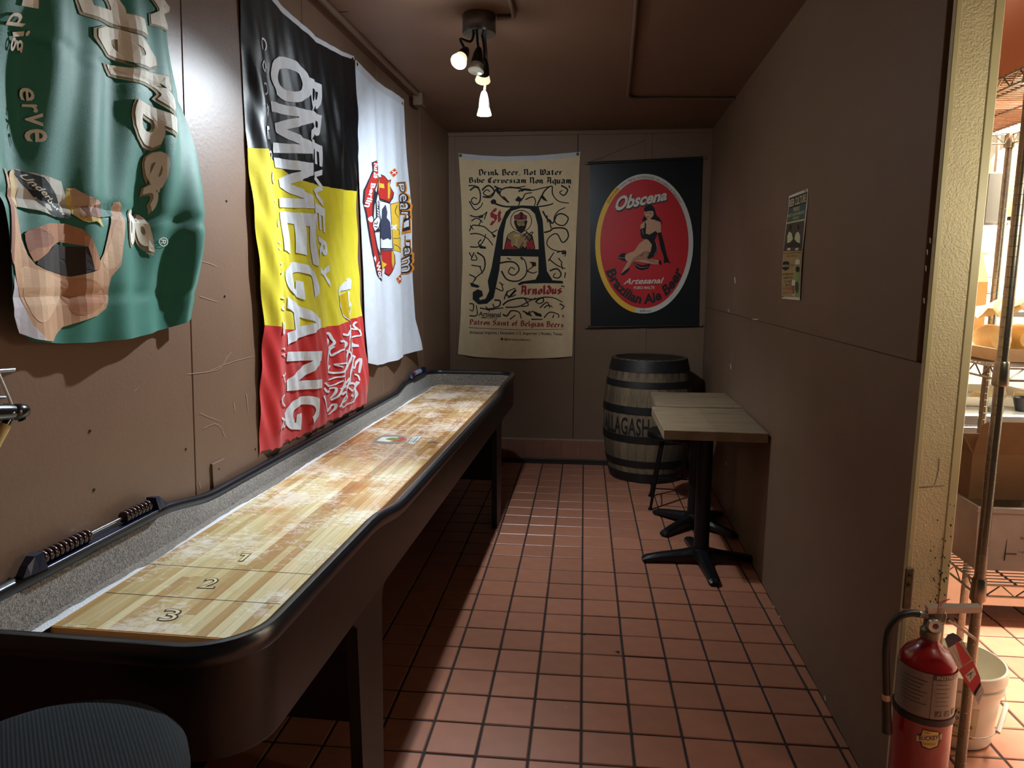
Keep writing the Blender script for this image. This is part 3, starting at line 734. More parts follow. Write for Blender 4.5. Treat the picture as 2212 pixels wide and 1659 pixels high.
gz = crop(0,0,.4821)
def lw(txt, q, bold=.02, shear=0., out=True, m=WHITEP):
    if out:
        c = Vector((sum(p[0] for p in q)/4, sum(p[1] for p in q)/4)); q2 = [(p[0]-2.2,p[1]+2.2) for p in q]
        text(SG, 'lettering_shadow', txt, q2, OUT, gf, e=.0028, step=.02, bold=bold+.025, shear=shear)
    text(SG, 'lettering', txt, q, m, gf, e=.0042, step=.02, bold=bold, shear=shear)
# big word, read from top to bottom
for ch, q in (('U', [(520,-640),(555,-350),(295,-300),(250,-560)]), ('n', [(560,-325),(590,-95),(345,-95),(300,-260)]), ('M', [(800,20),(790,130),(690,120),(705,-60)]), ('d', [(590,-80),(640,140),(385,75),(345,-60)]), ('e', [(640,170),(690,310),(470,240),(410,110)]),
              ('r', [(712,330),(752,490),(560,415),(505,300)]), ('b', [(752,520),(738,680),(610,530),(598,455)]), ('e', [(728,690),(705,860),(660,780),(655,690)]),
              ('r', [(703,800),(698,935),(660,925),(665,845)]), ('g', [(676,940),(710,1118),(608,1105),(604,950)])):
    if ch == 'b': q = [(748,505),(735,700),(595,600),(592,455)]
    lw(ch, gz(q), .03, .12)
text(SG, 'registered_mark', '®', gz([(765,1065),(768,1107),(727,1102),(722,1062)]), WHITEP, gf, e=.0042, step=.02)
for ch, q in (('l', [(148,-10),(150,35),(92,20),(95,-30)]), ('d', [(135,70),(110,120),(45,110),(50,55)]), ('i', [(140,140),(138,160),(80,165),(78,145)]), ('g', [(120,180),(118,235),(70,225),(75,165)]),
              ('e', [(165,400),(172,455),(130,445),(125,390)]), ('r', [(178,470),(183,505),(140,500),(138,468)]), ('v', [(196,510),(200,565),(150,560),(150,508)]), ('e', [(212,580),(216,640),(152,630),(150,580)])):
    lw(ch, gz(q), .012, 0, False)
# the printed hand and bottle
hz = crop(0,340,300/1185)
SK = ink('#b98f6c', .7); SK2 = ink('#8f5a40', .7); SK3 = ink('#caa583', .7); SKD = ink('#2c1d18', .8); SK4 = ink('#a9734f', .7)
fill(SG, 'printed_hand', hz([(42,88),(70,100),(120,170),(135,260),(165,380),(180,450),(190,580),(205,700),(250,830),(310,915),(400,960),(520,985),(650,1020),(720,1000),(840,960),(850,880),(890,820),(930,700),(970,560),(985,430),(1005,385),(1045,378),(1065,420),(1070,510),(1082,600),(1060,700),(1045,830),(1030,920),(960,1020),(945,1100),(950,1200),(930,1290),(860,1350),(700,1410),(600,1450),(530,1520),(495,1570),(410,1565),(330,1520),(280,1440),(200,1230),(130,1080),(80,930),(30,860),(10,800),(30,600),(75,300),(60,170)]), SK, gf, e=.0030, step=.02)
fill(SG, 'printed_fingers', hz([(235,650),(330,600),(450,560),(600,565),(700,610),(755,680),(800,780),(855,900),(845,960),(800,965),(740,760),(560,720),(500,745),(430,810),(330,880),(300,890),(255,790)]), SK4, gf, e=.0033, step=.02)
fill(SG, 'printed_palm_shade', hz([(330,880),(430,810),(520,745),(620,760),(740,765),(800,960),(720,1000),(650,1015),(520,985),(400,955),(320,910)]), SKD, gf, e=.0036, step=.02)
fill(SG, 'printed_finger_shade', hz([(240,650),(340,605),(430,640),(500,690),(470,750),(330,770),(262,800)]), SK2, gf, e=.0039, step=.02, smooth=3)
fill(SG, 'printed_thumb_shade', hz([(75,300),(130,270),(150,400),(120,600),(80,760),(60,900),(20,830),(35,600)]), SK2, gf, e=.0034, step=.02, smooth=3)
fill(SG, 'printed_palm_light', hz([(180,950),(330,960),(520,1010),(620,1080),(560,1250),(430,1380),(330,1400),(240,1260)]), SK3, gf, e=.0034, step=.02, smooth=3)
fill(SG, 'printed_palm_tone', hz([(560,1060),(720,1030),(860,1080),(930,1200),(840,1310),(700,1340),(620,1240)]), SK4, gf, e=.0034, step=.02, smooth=3)
fill(SG, 'printed_finger_light', hz([(1000,560),(1070,520),(1078,600),(1040,830),(1020,900),(950,960),(880,880),(950,740)]), SK3, gf, e=.0034, step=.02, smooth=3)
fill(SG, 'printed_cuff', hz([(80,1000),(130,1090),(210,1270),(280,1430),(410,1565),(300,1550),(170,1500),(110,1350)]), ink('#b9b2b8'), gf, e=.0032, step=.02)
fill(SG, 'printed_bottle_base', hz([(125,180),(150,120),(205,100),(260,120),(230,250),(190,430),(150,330)]), ink('#c9b080'), gf, e=.0036, step=.02, smooth=3)
fill(SG, 'printed_label', hz([(190,120),(330,130),(560,205),(600,330),(640,470),(620,520),(500,505),(350,450),(200,420),(225,250)]), ink('#b8b5aa'), gf, e=.0039, step=.02)
fill(SG, 'printed_label_band', hz([(200,100),(300,130),(400,170),(500,300),(640,510),(560,520),(470,490),(330,330),(200,150)]), ink('#101a16'), gf, e=.0043, step=.02)
text(SG, 'label_lettering', 'Underberg', hz([(290,145),(605,475),(560,510),(215,155)]), WHITEP, gf, e=.0048, step=.02, bold=.02)
fill(SG, 'printed_bottle_shoulder', hz([(600,290),(650,260),(720,320),(850,385),(870,440),(860,510),(730,515),(690,520),(640,480)]), ink('#b99a80'), gf, e=.0037, step=.02)
fill(SG, 'printed_bottle_neck', hz([(700,420),(850,400),(870,510),(740,500)]), ink('#7d4e3c'), gf, e=.0041, step=.02)
fill(SG, 'printed_bottle_cap', hz([(850,385),(900,375),(985,390),(990,500),(900,510),(865,515)]), ink('#35695c'), gf, e=.0043, step=.02)
fill(SG, 'printed_gold_foil', hz([(575,240),(600,265),(640,262),(600,330),(640,480),(700,540),(740,555),(790,545),(850,580),(880,595),(830,520),(740,510),(690,515),(660,400),(630,300)]), ink('#cdb45a'), gf, e=.0040, step=.02)

# ---- black, yellow and red flag
def dtri(u, z):
    k = 1-.75*sstep(2.0,2.5,z)
    d = .020+.010*math.sin(2*math.pi*(u-2.4)/.34-.7)*k+.006*math.sin(2*math.pi*(u+.05*z)/.15)*k+.003*math.sin(2*math.pi*(u+.4*z)/.075)*k
    d += .014*math.exp(-((u-2.49)/.05)**2)*k
    d += .012*math.sin(2*math.pi*(u*.6+z)/1.3)
    d *= sstep(-.02, .13, z-.80)*.6+.4
    return max(.004, d)
ST = Surf('L', .022, dtri)
tf_ = thing('tricolour_flag', 'black, yellow and red flag with large white sideways lettering, hanging behind the table rail', 'flag', fL(3.0,.76))
BLK = mat('black_satin_cloth', '#101418', .33, var=.1, scale=14, bump=.15, bscale=500, spec=.5); YEL = fabric('yellow_flag_cloth', '#ead81f'); RED = fabric('red_flag_cloth', '#d2201c')
t2 = crop(480,0,480/1475); t3 = crop(480,500,480/1475)
by = [(543,319),(571,322),(574,334),(592,342),(643,384),(672,394),(731,408),(772,413)]
yr = [(568,702),(594,706),(610,711),(659,713),(724,703),(785,682)]
topc = [(524,-85),(560,-30),(587,4),(626,46),(675,89),(727,118),(766,129)]
cloth(ST, 'black_band', topc, by, [(524,-85),(530,60),(536,180),(543,319)], [(766,129),(770,260),(772,413)], 60, 34, BLK, tf_)
cloth(ST, 'yellow_band', by, yr, [(543,319),(552,480),(560,600),(568,702)], [(772,413),(779,540),(785,682)], 60, 34, YEL, tf_)
frg = lambda u: .004+.022*abs(math.sin(u*41))*abs(math.sin(u*17+1))
cloth(ST, 'red_band', yr, [(571,985),(600,975),(640,957),(700,925),(760,893),(794,876)], [(568,702),(568,850),(571,985)], [(785,682),(790,780),(794,876)], 80, 34, RED, tf_, fringe=frg)
cloth(ST, 'heading_tape', [(524,-100),(560,-44),(587,-10),(626,34),(675,78),(727,108),(764,121)], topc, [(524,-100),(524,-85)], [(764,121),(766,129)], 50, 2, TAPE, tf_, e=.003)
grommet(ST, 761, 128, tf_, .008, .006)
WH = ink('#eef2f8')
# lettering runs from top to bottom; the word sits on a gently curving base line
lbase = [(584,104),(590,200),(597,330),(606,450),(612,560),(618,700),(622,850),(622,945)]
lcap = [(664,140),(672,235),(676,340),(682,450),(685,560),(688,700),(691,840),(690,925)]
def along(pl, t):
    k = t*(len(pl)-1); i = min(len(pl)-2, int(k)); q = k-i
    return Vector(pl[i]).lerp(Vector(pl[i+1]), q)
ybounds_base = [104, 205, 322, 440, 535, 640, 745, 850, 940]
def xat(pl, y):
    for (x0,y0),(x1,y1) in zip(pl, pl[1:]):
        if y <= y1: return x0+(x1-x0)*(y-y0)/(y1-y0)
    return pl[-1][0]
def _arc(cx, cy, rx, ry, a0, a1, n=14): return [(cx+rx*math.cos(math.radians(a0+(a1-a0)*i/n)), cy+ry*math.sin(math.radians(a0+(a1-a0)*i/n))) for i in range(n+1)]
BLOCK = {   # heavy block capitals in a unit box
 'M': [[(0,0),(0,1),(.27,1),(.5,.40),(.73,1),(1,1),(1,0),(.80,0),(.80,.66),(.58,.06),(.42,.06),(.20,.66),(.20,0)]],
 'N': [[(0,0),(0,1),(.25,1),(.76,.36),(.76,1),(1,1),(1,0),(.75,0),(.24,.64),(.24,0)]],
 'E': [[(0,0),(0,1),(1,1),(1,.80),(.26,.80),(.26,.61),(.9,.61),(.9,.41),(.26,.41),(.26,.2),(1,.2),(1,0)]],
 'A': [[(0,0),(.35,1),(.65,1),(1,0),(.76,0),(.69,.2),(.31,.2),(.24,0)], [(.38,.38),(.62,.38),(.5,.76)]],
 'O': [_arc(.5,.5,.5,.5,0,360,28)[:-1], _arc(.5,.5,.25,.29,0,360,28)[:-1]],
 'G': [_arc(.5,.5,.5,.5,38,322,26)+[(1.0,.5),(.5,.5),(.5,.34),(.74,.34),(.74,.28)]+_arc(.5,.5,.25,.29,300,48,20)],
}
Lb = [(106,205),(222,322),(338,440),(450,535),(545,640),(655,735),(752,842),(858,942)]      # along the base line
Lc = [(165,238),(252,325),(352,440),(455,570),(578,655),(700,735),(755,838),(848,920)]      # along the cap line
Lb = [(104,212),(218,330),(340,448),(456,540),(552,640),(640,745),(760,845),(862,940)]
Lc = [(146,228),(240,332),(352,450),(462,575),(585,655),(668,728),(758,838),(850,918)]
for ch, (b0,b1), (c0,c1) in zip('OMMEGANG', Lb, Lc):
    gq = bil([ST.to2(*p) for p in [(xat(lcap,c0),c0),(xat(lcap,c1),c1),(xat(lbase,b1),b1),(xat(lbase,b0),b0)]])
    vs, tr = fill2([[gq(a, b_) for a, b_ in lp_] for lp_ in BLOCK[ch]]); _finish2('lettering', vs, tr, ST, .0032, WH, tf_, .016)
Bb = [(172,232),(238,297),(304,348),(355,432),(440,490),(510,552),(562,606)]
for k, ch in enumerate('BREWERY'):
    a, b_ = Bb[k]
    xb = 665+(a-170)*.082; xc = 692+(a-170)*.055
    text(ST, 'lettering', ch, [(xc,a+14),(xc+2,b_+10),(xb+3,b_),(xb,a)], WH, tf_, e=.0032, step=.016, bold=.03)
sm2 = 'COOPERSTOWNNEWYORK'
for k, ch in enumerate(sm2):
    y = 78+k*48.5 if k < 11 else 640+(k-11)*52
    if y > 900 or ch == ' ': continue
    xb = 558+(y-78)*.052; q = 15
    text(ST, 'small_lettering', ch, [(xb+19,y+6),(xb+20,y+32),(xb+1,y+28),(xb,y)], WH, tf_, e=.0030, step=.016)
e3 = crop(670,580,140/683)
fill(ST, 'goblet_emblem', [e3([(470,125),(450,98),(380,120),(310,190),(285,290),(290,400),(330,500),(400,560),(415,620),(435,625),(440,540),(455,480),(468,380),(440,320),(430,230),(300,275),(320,235),(462,215)])], WH, tf_, e=.0030, step=.016)
fill(ST, 'goblet_inside', e3([(305,285),(430,235),(435,330),(458,400),(435,520),(380,530),(320,460),(298,370)]), mat('yellow_print', '#d8b800', .7), tf_, e=.0036, step=.016, smooth=3)
fill(ST, 'goblet_drop', e3([(405,365),(430,335),(455,360),(450,400),(425,410)]), WH, tf_, e=.0040, step=.016, smooth=3)
fill(ST, 'goblet_stem_line', e3([(428,235),(448,245),(440,420),(435,540),(415,540),(430,400)]), WH, tf_, e=.0040, step=.016)
lion = [[(165,710),(200,680),(225,740),(240,780),(215,830),(180,880),(175,960),(180,1060)], [(170,720),(200,760),(190,830),(175,870)], [(280,770),(320,760),(350,790),(330,840),(290,860),(250,890),(230,920),(215,870),(240,820)],
 [(320,690),(370,700),(400,640),(395,600),(430,570),(440,620)], [(440,630),(500,640),(480,600),(495,560)], [(435,740),(480,715),(525,700),(510,640)], [(440,760),(470,800),(500,815),(440,830),(420,900),(425,990)],
 [(355,860),(390,900),(380,980),(360,1040)], [(205,1020),(180,1080),(250,1100),(330,1070),(350,1000),(310,1000),(250,1010),(300,1040)], [(430,920),(480,930),(440,1000),(470,1050),(490,1000),(515,950),(510,1100)],
 [(420,1070),(440,1120),(455,1160)], [(460,1110),(500,1130),(510,1180)], [(180,1190),(250,1150),(310,1130),(330,1080)], [(140,1200),(180,1240),(240,1230),(300,1180)], [(135,1260),(170,1300),(210,1270),(260,1260),(250,1340),(220,1380)],
 [(130,1340),(160,1420),(190,1480),(215,1500)], [(195,1510),(230,1460),(270,1430),(270,1490),(220,1540)], [(375,1210),(420,1210),(450,1240),(410,1290),(370,1250)], [(500,1190),(480,1260),(500,1330),(470,1400),(400,1420),(340,1460),(320,1440)],
 [(300,1330),(330,1300),(370,1360),(330,1400),(300,1440)], [(400,1330),(440,1350),(470,1300)], [(290,1270),(350,1200),(370,1150)], [(240,1390),(290,1310),(330,1090),(400,680)], [(300,1460),(360,1250),(400,1040),(420,700)]]
strokes(ST, 'lion_emblem', [(e3(l), 5.0 if len(l) > 4 else 3.6, 2.6) for l in lion], WH, tf_, e=.0030, step=.016)

# ---- white flag with crest
def dwhite(u, z):
    k = 1-.6*sstep(2.1,2.5,z)
    return max(.004, .022+.010*math.sin(2*math.pi*(u-3.6)/.42+.4)*k+.004*math.sin(2*math.pi*(u+.1*z)/.17)*k+.010*sstep(1.25,1.0,z)*math.sin(2*math.pi*u/.5+1)+.016*sstep(4.25,4.6,u))
SW = Surf('L', .022, dwhite)
wf = thing('white_flag', 'white flag with sideways red crest and gothic lettering near the back corner', 'flag', fL(4.1,1.0))
WCL = fabric('white_flag_cloth', '#d5dbe6')
cloth(SW, 'cloth', [(769,131),(800,166),(840,196),(873,217)], [(793,784),(812,789),(832,787),(850,779),(884,764),(901,755)],
      [(769,131),(778,330),(784,480),(789,600),(793,784)], [(873,217),(879,330),(886,450),(889,600),(893,690),(901,755)], 44, 70, WCL, wf)
cloth(SW, 'heading_tape', [(769,129),(800,164),(840,194),(873,215)], [(769,145),(800,180),(840,209),(873,229)], [(769,129),(769,145)], [(873,215),(873,229)], 30, 2, TAPE, wf, e=.002)
grommet(SW, 772, 139, wf); grommet(SW, 870, 223, wf)
wz = crop(770,320,140/726)
CR = ink('#b3261f'); CK = ink('#191d2b'); CY_ = ink('#e0b63a'); CW_ = ink('#e4e8f0'); CO = ink('#d98a2b')
def wfill(n, l, m, e, s=0): return fill(SW, n, wz(l), m, wf, e=e, step=.02, smooth=s)
wfill('crest_band_edge', [(155,160),(205,135),(240,260),(240,320),(190,470),(175,600),(165,740),(185,950),(230,1130),(250,1210),(295,1430),(280,1495),(220,1420),(180,1310),(150,1180),(125,1000),(100,760),(78,600),(80,470),(110,360),(165,250)], CK, .0024)
wfill('crest_band', [(165,170),(200,150),(228,265),(228,320),(180,470),(160,600),(152,740),(172,950),(215,1140),(235,1215),(280,1425),(272,1470),(225,1400),(190,1300),(160,1170),(135,1000),(108,760),(88,600),(90,470),(120,365),(175,262)], CR, .0030)
wfill('crest_inner_band', [(190,470),(210,520),(185,640),(175,760),(190,950),(225,1120),(255,1190),(235,1215),(215,1140),(172,950),(152,740),(160,600),(178,480)], CK, .0033)
for t_, q in (('jul', [(215,175),(205,260),(160,245),(175,165)]), ('26', [(220,285),(215,345),(170,330),(175,270)]), ('Berlin', [(190,400),(130,670),(85,650),(140,395)]), ('Wor', [(240,1270),(290,1460),(245,1470),(200,1300)])):
    text(SW, 'crest_lettering', t_, wz(q), CW_, wf, e=.0040, step=.02, bold=.03)
wfill('crest_check', [(160,1230),(185,1200),(205,1240),(185,1280)], CW_, .0040)
for top in (0, 1):
    y0 = 320 if not top else 1130
    if not top: pts = [(205,500),(215,420),(255,380),(260,320),(300,330),(290,290),(320,310),(360,360),(385,350),(375,420),(405,500),(400,560),(375,620),(300,580),(250,560)]
    else: pts = [(260,1120),(290,1140),(400,1140),(420,1200),(425,1290),(410,1350),(385,1400),(365,1435),(335,1400),(340,1340),(295,1360),(280,1300),(262,1220)]
    wfill('crest_flame_edge', pts, CK, .0024); c = Vector((sum(p[0] for p in pts)/len(pts), sum(p[1] for p in pts)/len(pts)))
    wfill('crest_flame', [tuple(c+(Vector(p)-c)*.92) for p in pts], CR, .0030)
    dy = 0 if not top else 810
    wfill('crest_flame_tip', [(230,470+dy),(240,380+dy),(265,330+dy),(275,390+dy),(315,400+dy),(320,450+dy),(270,440+dy),(260,500+dy)] if not top else [(270,1200),(290,1190),(300,1260),(350,1300),(310,1370),(285,1350),(272,1280)], CY_, .0036)
    wfill('crest_flame_tip', [(350,400),(370,370),(378,480),(370,560),(350,570)] if not top else [(385,1150),(410,1160),(415,1280),(398,1350),(385,1280)], CY_, .0036)
wfill('crest_gold_cloak', [(375,625),(465,590),(460,700),(480,760),(455,800),(490,890),(450,900),(480,960),(450,990),(510,1020),(470,1060),(500,1180),(410,1140),(395,1000),(390,800)], CY_, .0026)
strokes(SW, 'crest_cloak_lines', [wz([(380,630),(425,612),(465,592)]),wz([(425,640),(415,720),(440,780)]),wz([(450,640),(460,740),(455,820)]),wz([(405,1010),(440,1010),(470,990)]),wz([(410,1080),(440,1100),(495,1180)]),wz([(430,900),(450,930),(445,980)])], CK, wf, e=.0034, step=.02, wpx=1.1)
wfill('crest_panel_edge', [(245,565),(380,620),(402,1130),(258,1130)], CK, .0034)
wfill('crest_panel', [(250,578),(374,628),(394,1122),(262,1118)], CW_, .0038)
wfill('crest_tower', [(255,830),(275,740),(300,800),(302,690),(330,630),(345,720),(340,780),(370,830),(376,880),(382,1010),(370,1030),(350,1010),(320,1030),(290,1005),(255,1025)], ink('#353a52'), .0043)
wfill('crest_scroll_edge', [(195,580),(215,500),(245,560),(258,820),(235,900),(250,930),(190,940),(150,880),(160,820),(205,770)], CK, .0034)
wfill('crest_scroll', [(202,590),(216,515),(240,570),(250,810),(225,890),(190,930),(158,875),(168,830),(215,775)], CW_, .0038)
text(SW, 'scroll_lettering', 'ZIMTIT', wz([(240,590),(240,800),(205,770),(215,585)]), CK, wf, e=.0044, step=.02, bold=.02)
text(SW, 'scroll_lettering', '21', wz([(215,820),(215,890),(175,880),(180,830)]), CK, wf, e=.0044, step=.02, bold=.02)
wfill('crest_bow', [(140,760),(160,790),(155,820),(130,830),(110,790)], CW_, .0042, 3)
strokes(SW, 'crest_cross', [(wz([(390,860),(425,910)]),3,3),(wz([(425,860),(390,910)]),3,3)], CW_, wf, e=.0036, step=.02)
for dx, dy, n_ in (((400,275),52,0),((460,1465),55,0)):
    cx_, cy_ = dx
    wfill('crest_diamond', [(cx_-30,cy_-5),(cx_+5,cy_-dy),(cx_+34,cy_+5),(cx_-2,cy_+dy)], CO, .0026)
    wfill('crest_diamond', [(cx_-22,cy_-4),(cx_+4,cy_-dy+12),(cx_+26,cy_+4),(cx_-2,cy_+dy-12)], CR, .0031)
    strokes(SW, 'crest_diamond_cross', [wz([(cx_-12,cy_-18),(cx_+14,cy_+18)]), wz([(cx_+14,cy_-16),(cx_-12,cy_+18)])], CW_, wf, e=.0036, step=.02, wpx=1.8)
for t_, q in (('P', [(545,395),(555,490),(440,480),(440,400)]), ('e', [(568,510),(572,600),(480,600),(480,520)]), ('a', [(578,615),(582,700),(485,690),(483,620)]), ('r', [(582,715),(585,790),(505,785),(505,715)]), ('l', [(586,800),(588,880),(530,900),(535,830)]),
              ('J', [(592,985),(594,1100),(550,1090),(552,1000)]), ('a', [(595,1115),(597,1200),(545,1200),(540,1120)]), ('m', [(597,1210),(598,1380),(500,1390),(505,1260)])):
    c = Vector((sum(p[0] for p in q)/4, sum(p[1] for p in q)/4))
    text(SW, 'gothic_lettering_glow', t_, wz([tuple(c+Vector(((p[0]-c.x)*1.22,(p[1]-c.y)*1.16))) for p in q]), CO, wf, e=.0024, step=.02, bold=.06)
    text(SW, 'gothic_lettering_edge', t_, wz([tuple(c+Vector(((p[0]-c.x)*1.12,(p[1]-c.y)*1.1))) for p in q]), CK, wf, e=.0030, step=.02, bold=.035)
    text(SW, 'gothic_lettering', t_, wz(q), CW_, wf, e=.0036, step=.02, bold=-.004)

# ---- tan banner on the back wall
def dtan(u, z):
    k = 1-.7*sstep(2.1,2.38,z)
    return max(.004, .016+.006*math.sin(2*math.pi*(u+.9)/.31)*k+.003*math.sin(2*math.pi*(u*1.1+.2*z)/.12)*k+.006*sstep(1.2,.85,z)*math.sin(2*math.pi*u/.24))
SA = Surf('B', .016, dtan)
af = thing('tan_banner', 'tan cloth banner with a huge black letter A and haloed saint', 'banner', (-.52,YB,.82))
TAN = fabric('tan_banner_cloth', '#e4cca2')
cloth(SA, 'cloth', [(991,341),(1040,346),(1090,348),(1160,346),(1210,342),(1253,337)], [(989,765),(1030,771),(1100,775),(1170,774),(1236,770)],
      [(991,341),(997,450),(999,560),(995,680),(989,765)], [(1253,337),(1246,480),(1240,640),(1236,770)], 56, 60, TAN, af)
cloth(SA, 'heading_tape', [(991,331),(1040,336),(1090,338),(1160,336),(1210,332),(1254,328)], [(991,341),(1040,346),(1090,348),(1160,346),(1210,342),(1253,337)], [(991,331),(991,341)], [(1254,328),(1253,337)], 40, 2, TAPE, af, e=.0015)
grommet(SA, 995, 336, af, .013); grommet(SA, 1248, 333, af, .013)
az = crop(960,290,330/1073)
AB = ink('#0d1416'); AR = ink('#a02c33')
def atext(t_, q, m=AB, bold=.03, name='lettering', gothic=0): return text(SA, name, t_, az(q), m, af, e=.0028, step=.03, bold=bold, gothic=gothic)
atext('Drink Beer, Not Water', [(238,248),(830,246),(830,284),(240,288)], gothic=.10); atext('Bibe Cervesiam Non Aquam', [(168,306),(893,302),(893,346),(170,340)], gothic=.10)
atext('St', [(318,530),(408,525),(408,600),(318,635)], AR, gothic=.14); atext('Arnoldus', [(533,1065),(828,1062),(826,1118),(533,1126)], AR, gothic=.12)
atext('Patron Saint of Belgian Beers', [(175,1300),(838,1318),(838,1356),(175,1334)], AR, gothic=.10)
atext('Artisanal', [(245,1245),(395,1252),(395,1285),(242,1275)], AB, .02); atext('IMPORTS', [(262,1280),(370,1285),(370,1299),(262,1293)], AB, .01)
atext('Artisanal Imports | Exclusive U.S. Importer | Austin, Texas', [(177,1380),(828,1392),(828,1418),(177,1408)], AB, .012); atext('@ArtisanalBeers', [(420,1432),(605,1437),(604,1455),(420,1450)], AB, .012)
fill(SA, 'lettering_mark', az([(396,1430),(411,1431),(411,1446),(396,1445)]), AB, af, e=.0028)
strokes(SA, 'rule_line', [az([(170,1357),(500,1372),(840,1368)])], AB, af, e=.0028, wpx=1.1)
# the big letter
fill(SA, 'initial_letter', [az([(430,545),(470,512),(540,500),(660,505),(690,600),(705,800),(720,960),(760,1025),(830,1030),(835,1048),(700,1046),(560,1050),(525,1062),(515,1050),(540,1035),(640,1020),(660,980),(660,860),(395,855),(385,960),(345,1150),(300,1190),(240,1195),(200,1160),(200,1110),(235,1088),(265,1100),(272,1135),(245,1150),(250,1165),(290,1155),(315,1100),(305,1030),(330,940),(355,800),(375,680)]),
     az([(408,808),(415,700),(435,600),(470,540),(540,518),(600,525),(635,560),(655,640),(662,808)])], AB, af, e=.0028)
strokes(SA, 'initial_serif', [(az([(335,468),(360,488),(430,508),(540,508),(660,508),(740,495),(765,485)]), 4.2, 2.5)], AB, af, e=.0030)
fill(SA, 'initial_serif_ball', az([(325,470),(345,455),(365,470),(355,490),(330,488)]), AB, af, e=.0031, smooth=3)
vines = [[(170,362),(210,362),(245,375)],[(180,395),(220,370),(250,400),(250,470),(215,495),(190,470),(205,445),(230,455)],[(175,470),(215,530),(255,510),(270,480)],[(265,395),(310,360),(350,400),(310,435),(275,415),(300,390),(320,405)],[(270,440),(330,440),(370,380),(400,440),(455,480)],
 [(350,365),(400,385),(440,375),(520,380),(600,395),(700,375),(750,365)],[(400,385),(385,430)],[(455,370),(510,375),(570,365)],[(520,405),(560,385),(610,390)],[(515,440),(530,470),(520,505)],[(500,460),(530,470),(555,445),(570,420),(615,410)],[(570,460),(620,440),(640,470),(630,505)],[(650,500),(680,440),(710,390),(755,365),(760,420),(800,470),(875,485)],
 [(690,440),(720,470)],[(820,360),(865,390),(840,430),(810,410),(830,395)],[(875,360),(880,380)],[(690,540),(720,590),(760,625),(790,570),(830,560),(870,590),(840,640),(790,630),(770,590),(800,540),(850,515)],[(700,690),(740,680),(770,660),(850,665),(870,720),(830,760),(790,700),(740,720),(720,770),(760,810),(850,830)],[(720,570),(725,620)],[(750,660),(740,620)],
 [(790,830),(850,820),(845,860)],[(730,890),(770,830)],[(740,880),(790,920),(850,945)],[(820,905),(830,950)],[(740,960),(790,945),(820,980),(800,1010),(765,1000),(780,975)],[(850,970),(845,1010)],[(180,570),(220,580),(270,570),(300,545)],[(190,610),(230,590),(270,620)],[(175,680),(200,640),(240,640),(260,600)],[(180,640),(205,670)],[(180,700),(240,700),(300,730),(340,780)],
 [(215,640),(280,650),(330,690),(370,670)],[(330,690),(350,720)],[(180,790),(240,790),(280,740),(290,700)],[(260,740),(240,770),(290,800)],[(210,830),(190,880),(230,880),(215,845)],[(230,830),(280,870),(280,950),(230,1000),(210,1020)],[(190,920),(260,930)],[(175,985),(220,1010),(200,1050),(250,1070)],
 [(390,905),(450,895),(500,905),(525,950),(490,990),(450,970),(470,935),(495,950)],[(400,960),(440,1020),(520,1030),(575,980),(570,900),(540,860)],[(600,900),(640,905),(620,930),(580,960)],[(580,960),(620,975),(650,965)],[(440,870),(470,880)],[(535,865),(550,885)],[(360,1080),(410,1100),(400,1050)],[(385,1040),(415,1060)],[(420,1160),(440,1110),(500,1080)],[(430,1130),(470,1140),(505,1125)],
 [(410,1200),(450,1170),(540,1150),(620,1160),(700,1145),(770,1150),(830,1180)],[(430,1215),(520,1210),(600,1170),(640,1150)],[(640,1180),(660,1160),(690,1150),(695,1175),(665,1190),(645,1180)],[(560,1150),(590,1200),(540,1210)],[(350,1165),(390,1170),(385,1205),(350,1215),(340,1190)],[(250,1220),(310,1230),(360,1225),(415,1220)],[(290,1210),(320,1245)],[(175,1190),(205,1195),(200,1240),(175,1230)],[(175,1275),(230,1270),(225,1200)],
 [(410,1265),(440,1275),(470,1240),(525,1250),(540,1295)],[(460,1300),(500,1270)],[(550,1240),(590,1260),(620,1245),(680,1270)],[(580,1270),(600,1240)],[(640,1270),(680,1280)],[(700,1220),(730,1200),(760,1215)],[(670,1220),(720,1180),(740,1220)],[(700,1290),(740,1250),(800,1265),(800,1290)],[(760,1290),(770,1265)],[(810,1190),(840,1210),(820,1230)],[(830,1270),(838,1285)],[(610,1300),(690,1300)],[(800,870),(830,905)],[(440,1100),(440,1140)],[(820,1065),(845,1070)],[(175,830),(190,860)],[(300,545),(280,600)],[(250,930),(270,980)]]
strokes(SA, 'vine_scrolls', [(az(v), 3.6 if len(v) > 4 else 2.8, 2.0) for v in vines], AB, af, e=.0026, step=.03)
leaves = [[(400,430),(425,440),(458,480),(440,480)],[(520,395),(560,380),(580,390),(545,405)],[(520,435),(545,455),(530,475),(500,460)],[(365,370),(390,400),(380,425),(362,400)],[(720,590),(745,600),(760,625),(735,615)],[(820,835),(855,822),(858,838),(830,845)],[(235,575),(270,565),(275,585),(245,592)],[(560,1240),(610,1265),(615,1282),(570,1262)],[(620,1245),(680,1262),(684,1280),(640,1270)],[(440,1150),(500,1085),(508,1100),(460,1150)],[(290,1225),(350,1218),(352,1232),(300,1238)],[(180,1040),(240,1060),(240,1080),(190,1070)],[(240,780),(290,790),(295,805),(250,802)],[(330,690),(365,715),(345,728)],[(610,905),(640,900),(645,925),(618,932)],[(670,440),(690,425),(725,470),(700,465)]]
vs = []; fs = []
for lf in leaves:
    k = len(vs); vs += [SA.to2(*p) for p in az(lf)]; fs.append(tuple(range(k, k+len(lf))))
_finish2('vine_leaves', vs, fs, SA, .0030, AB, af, .03)
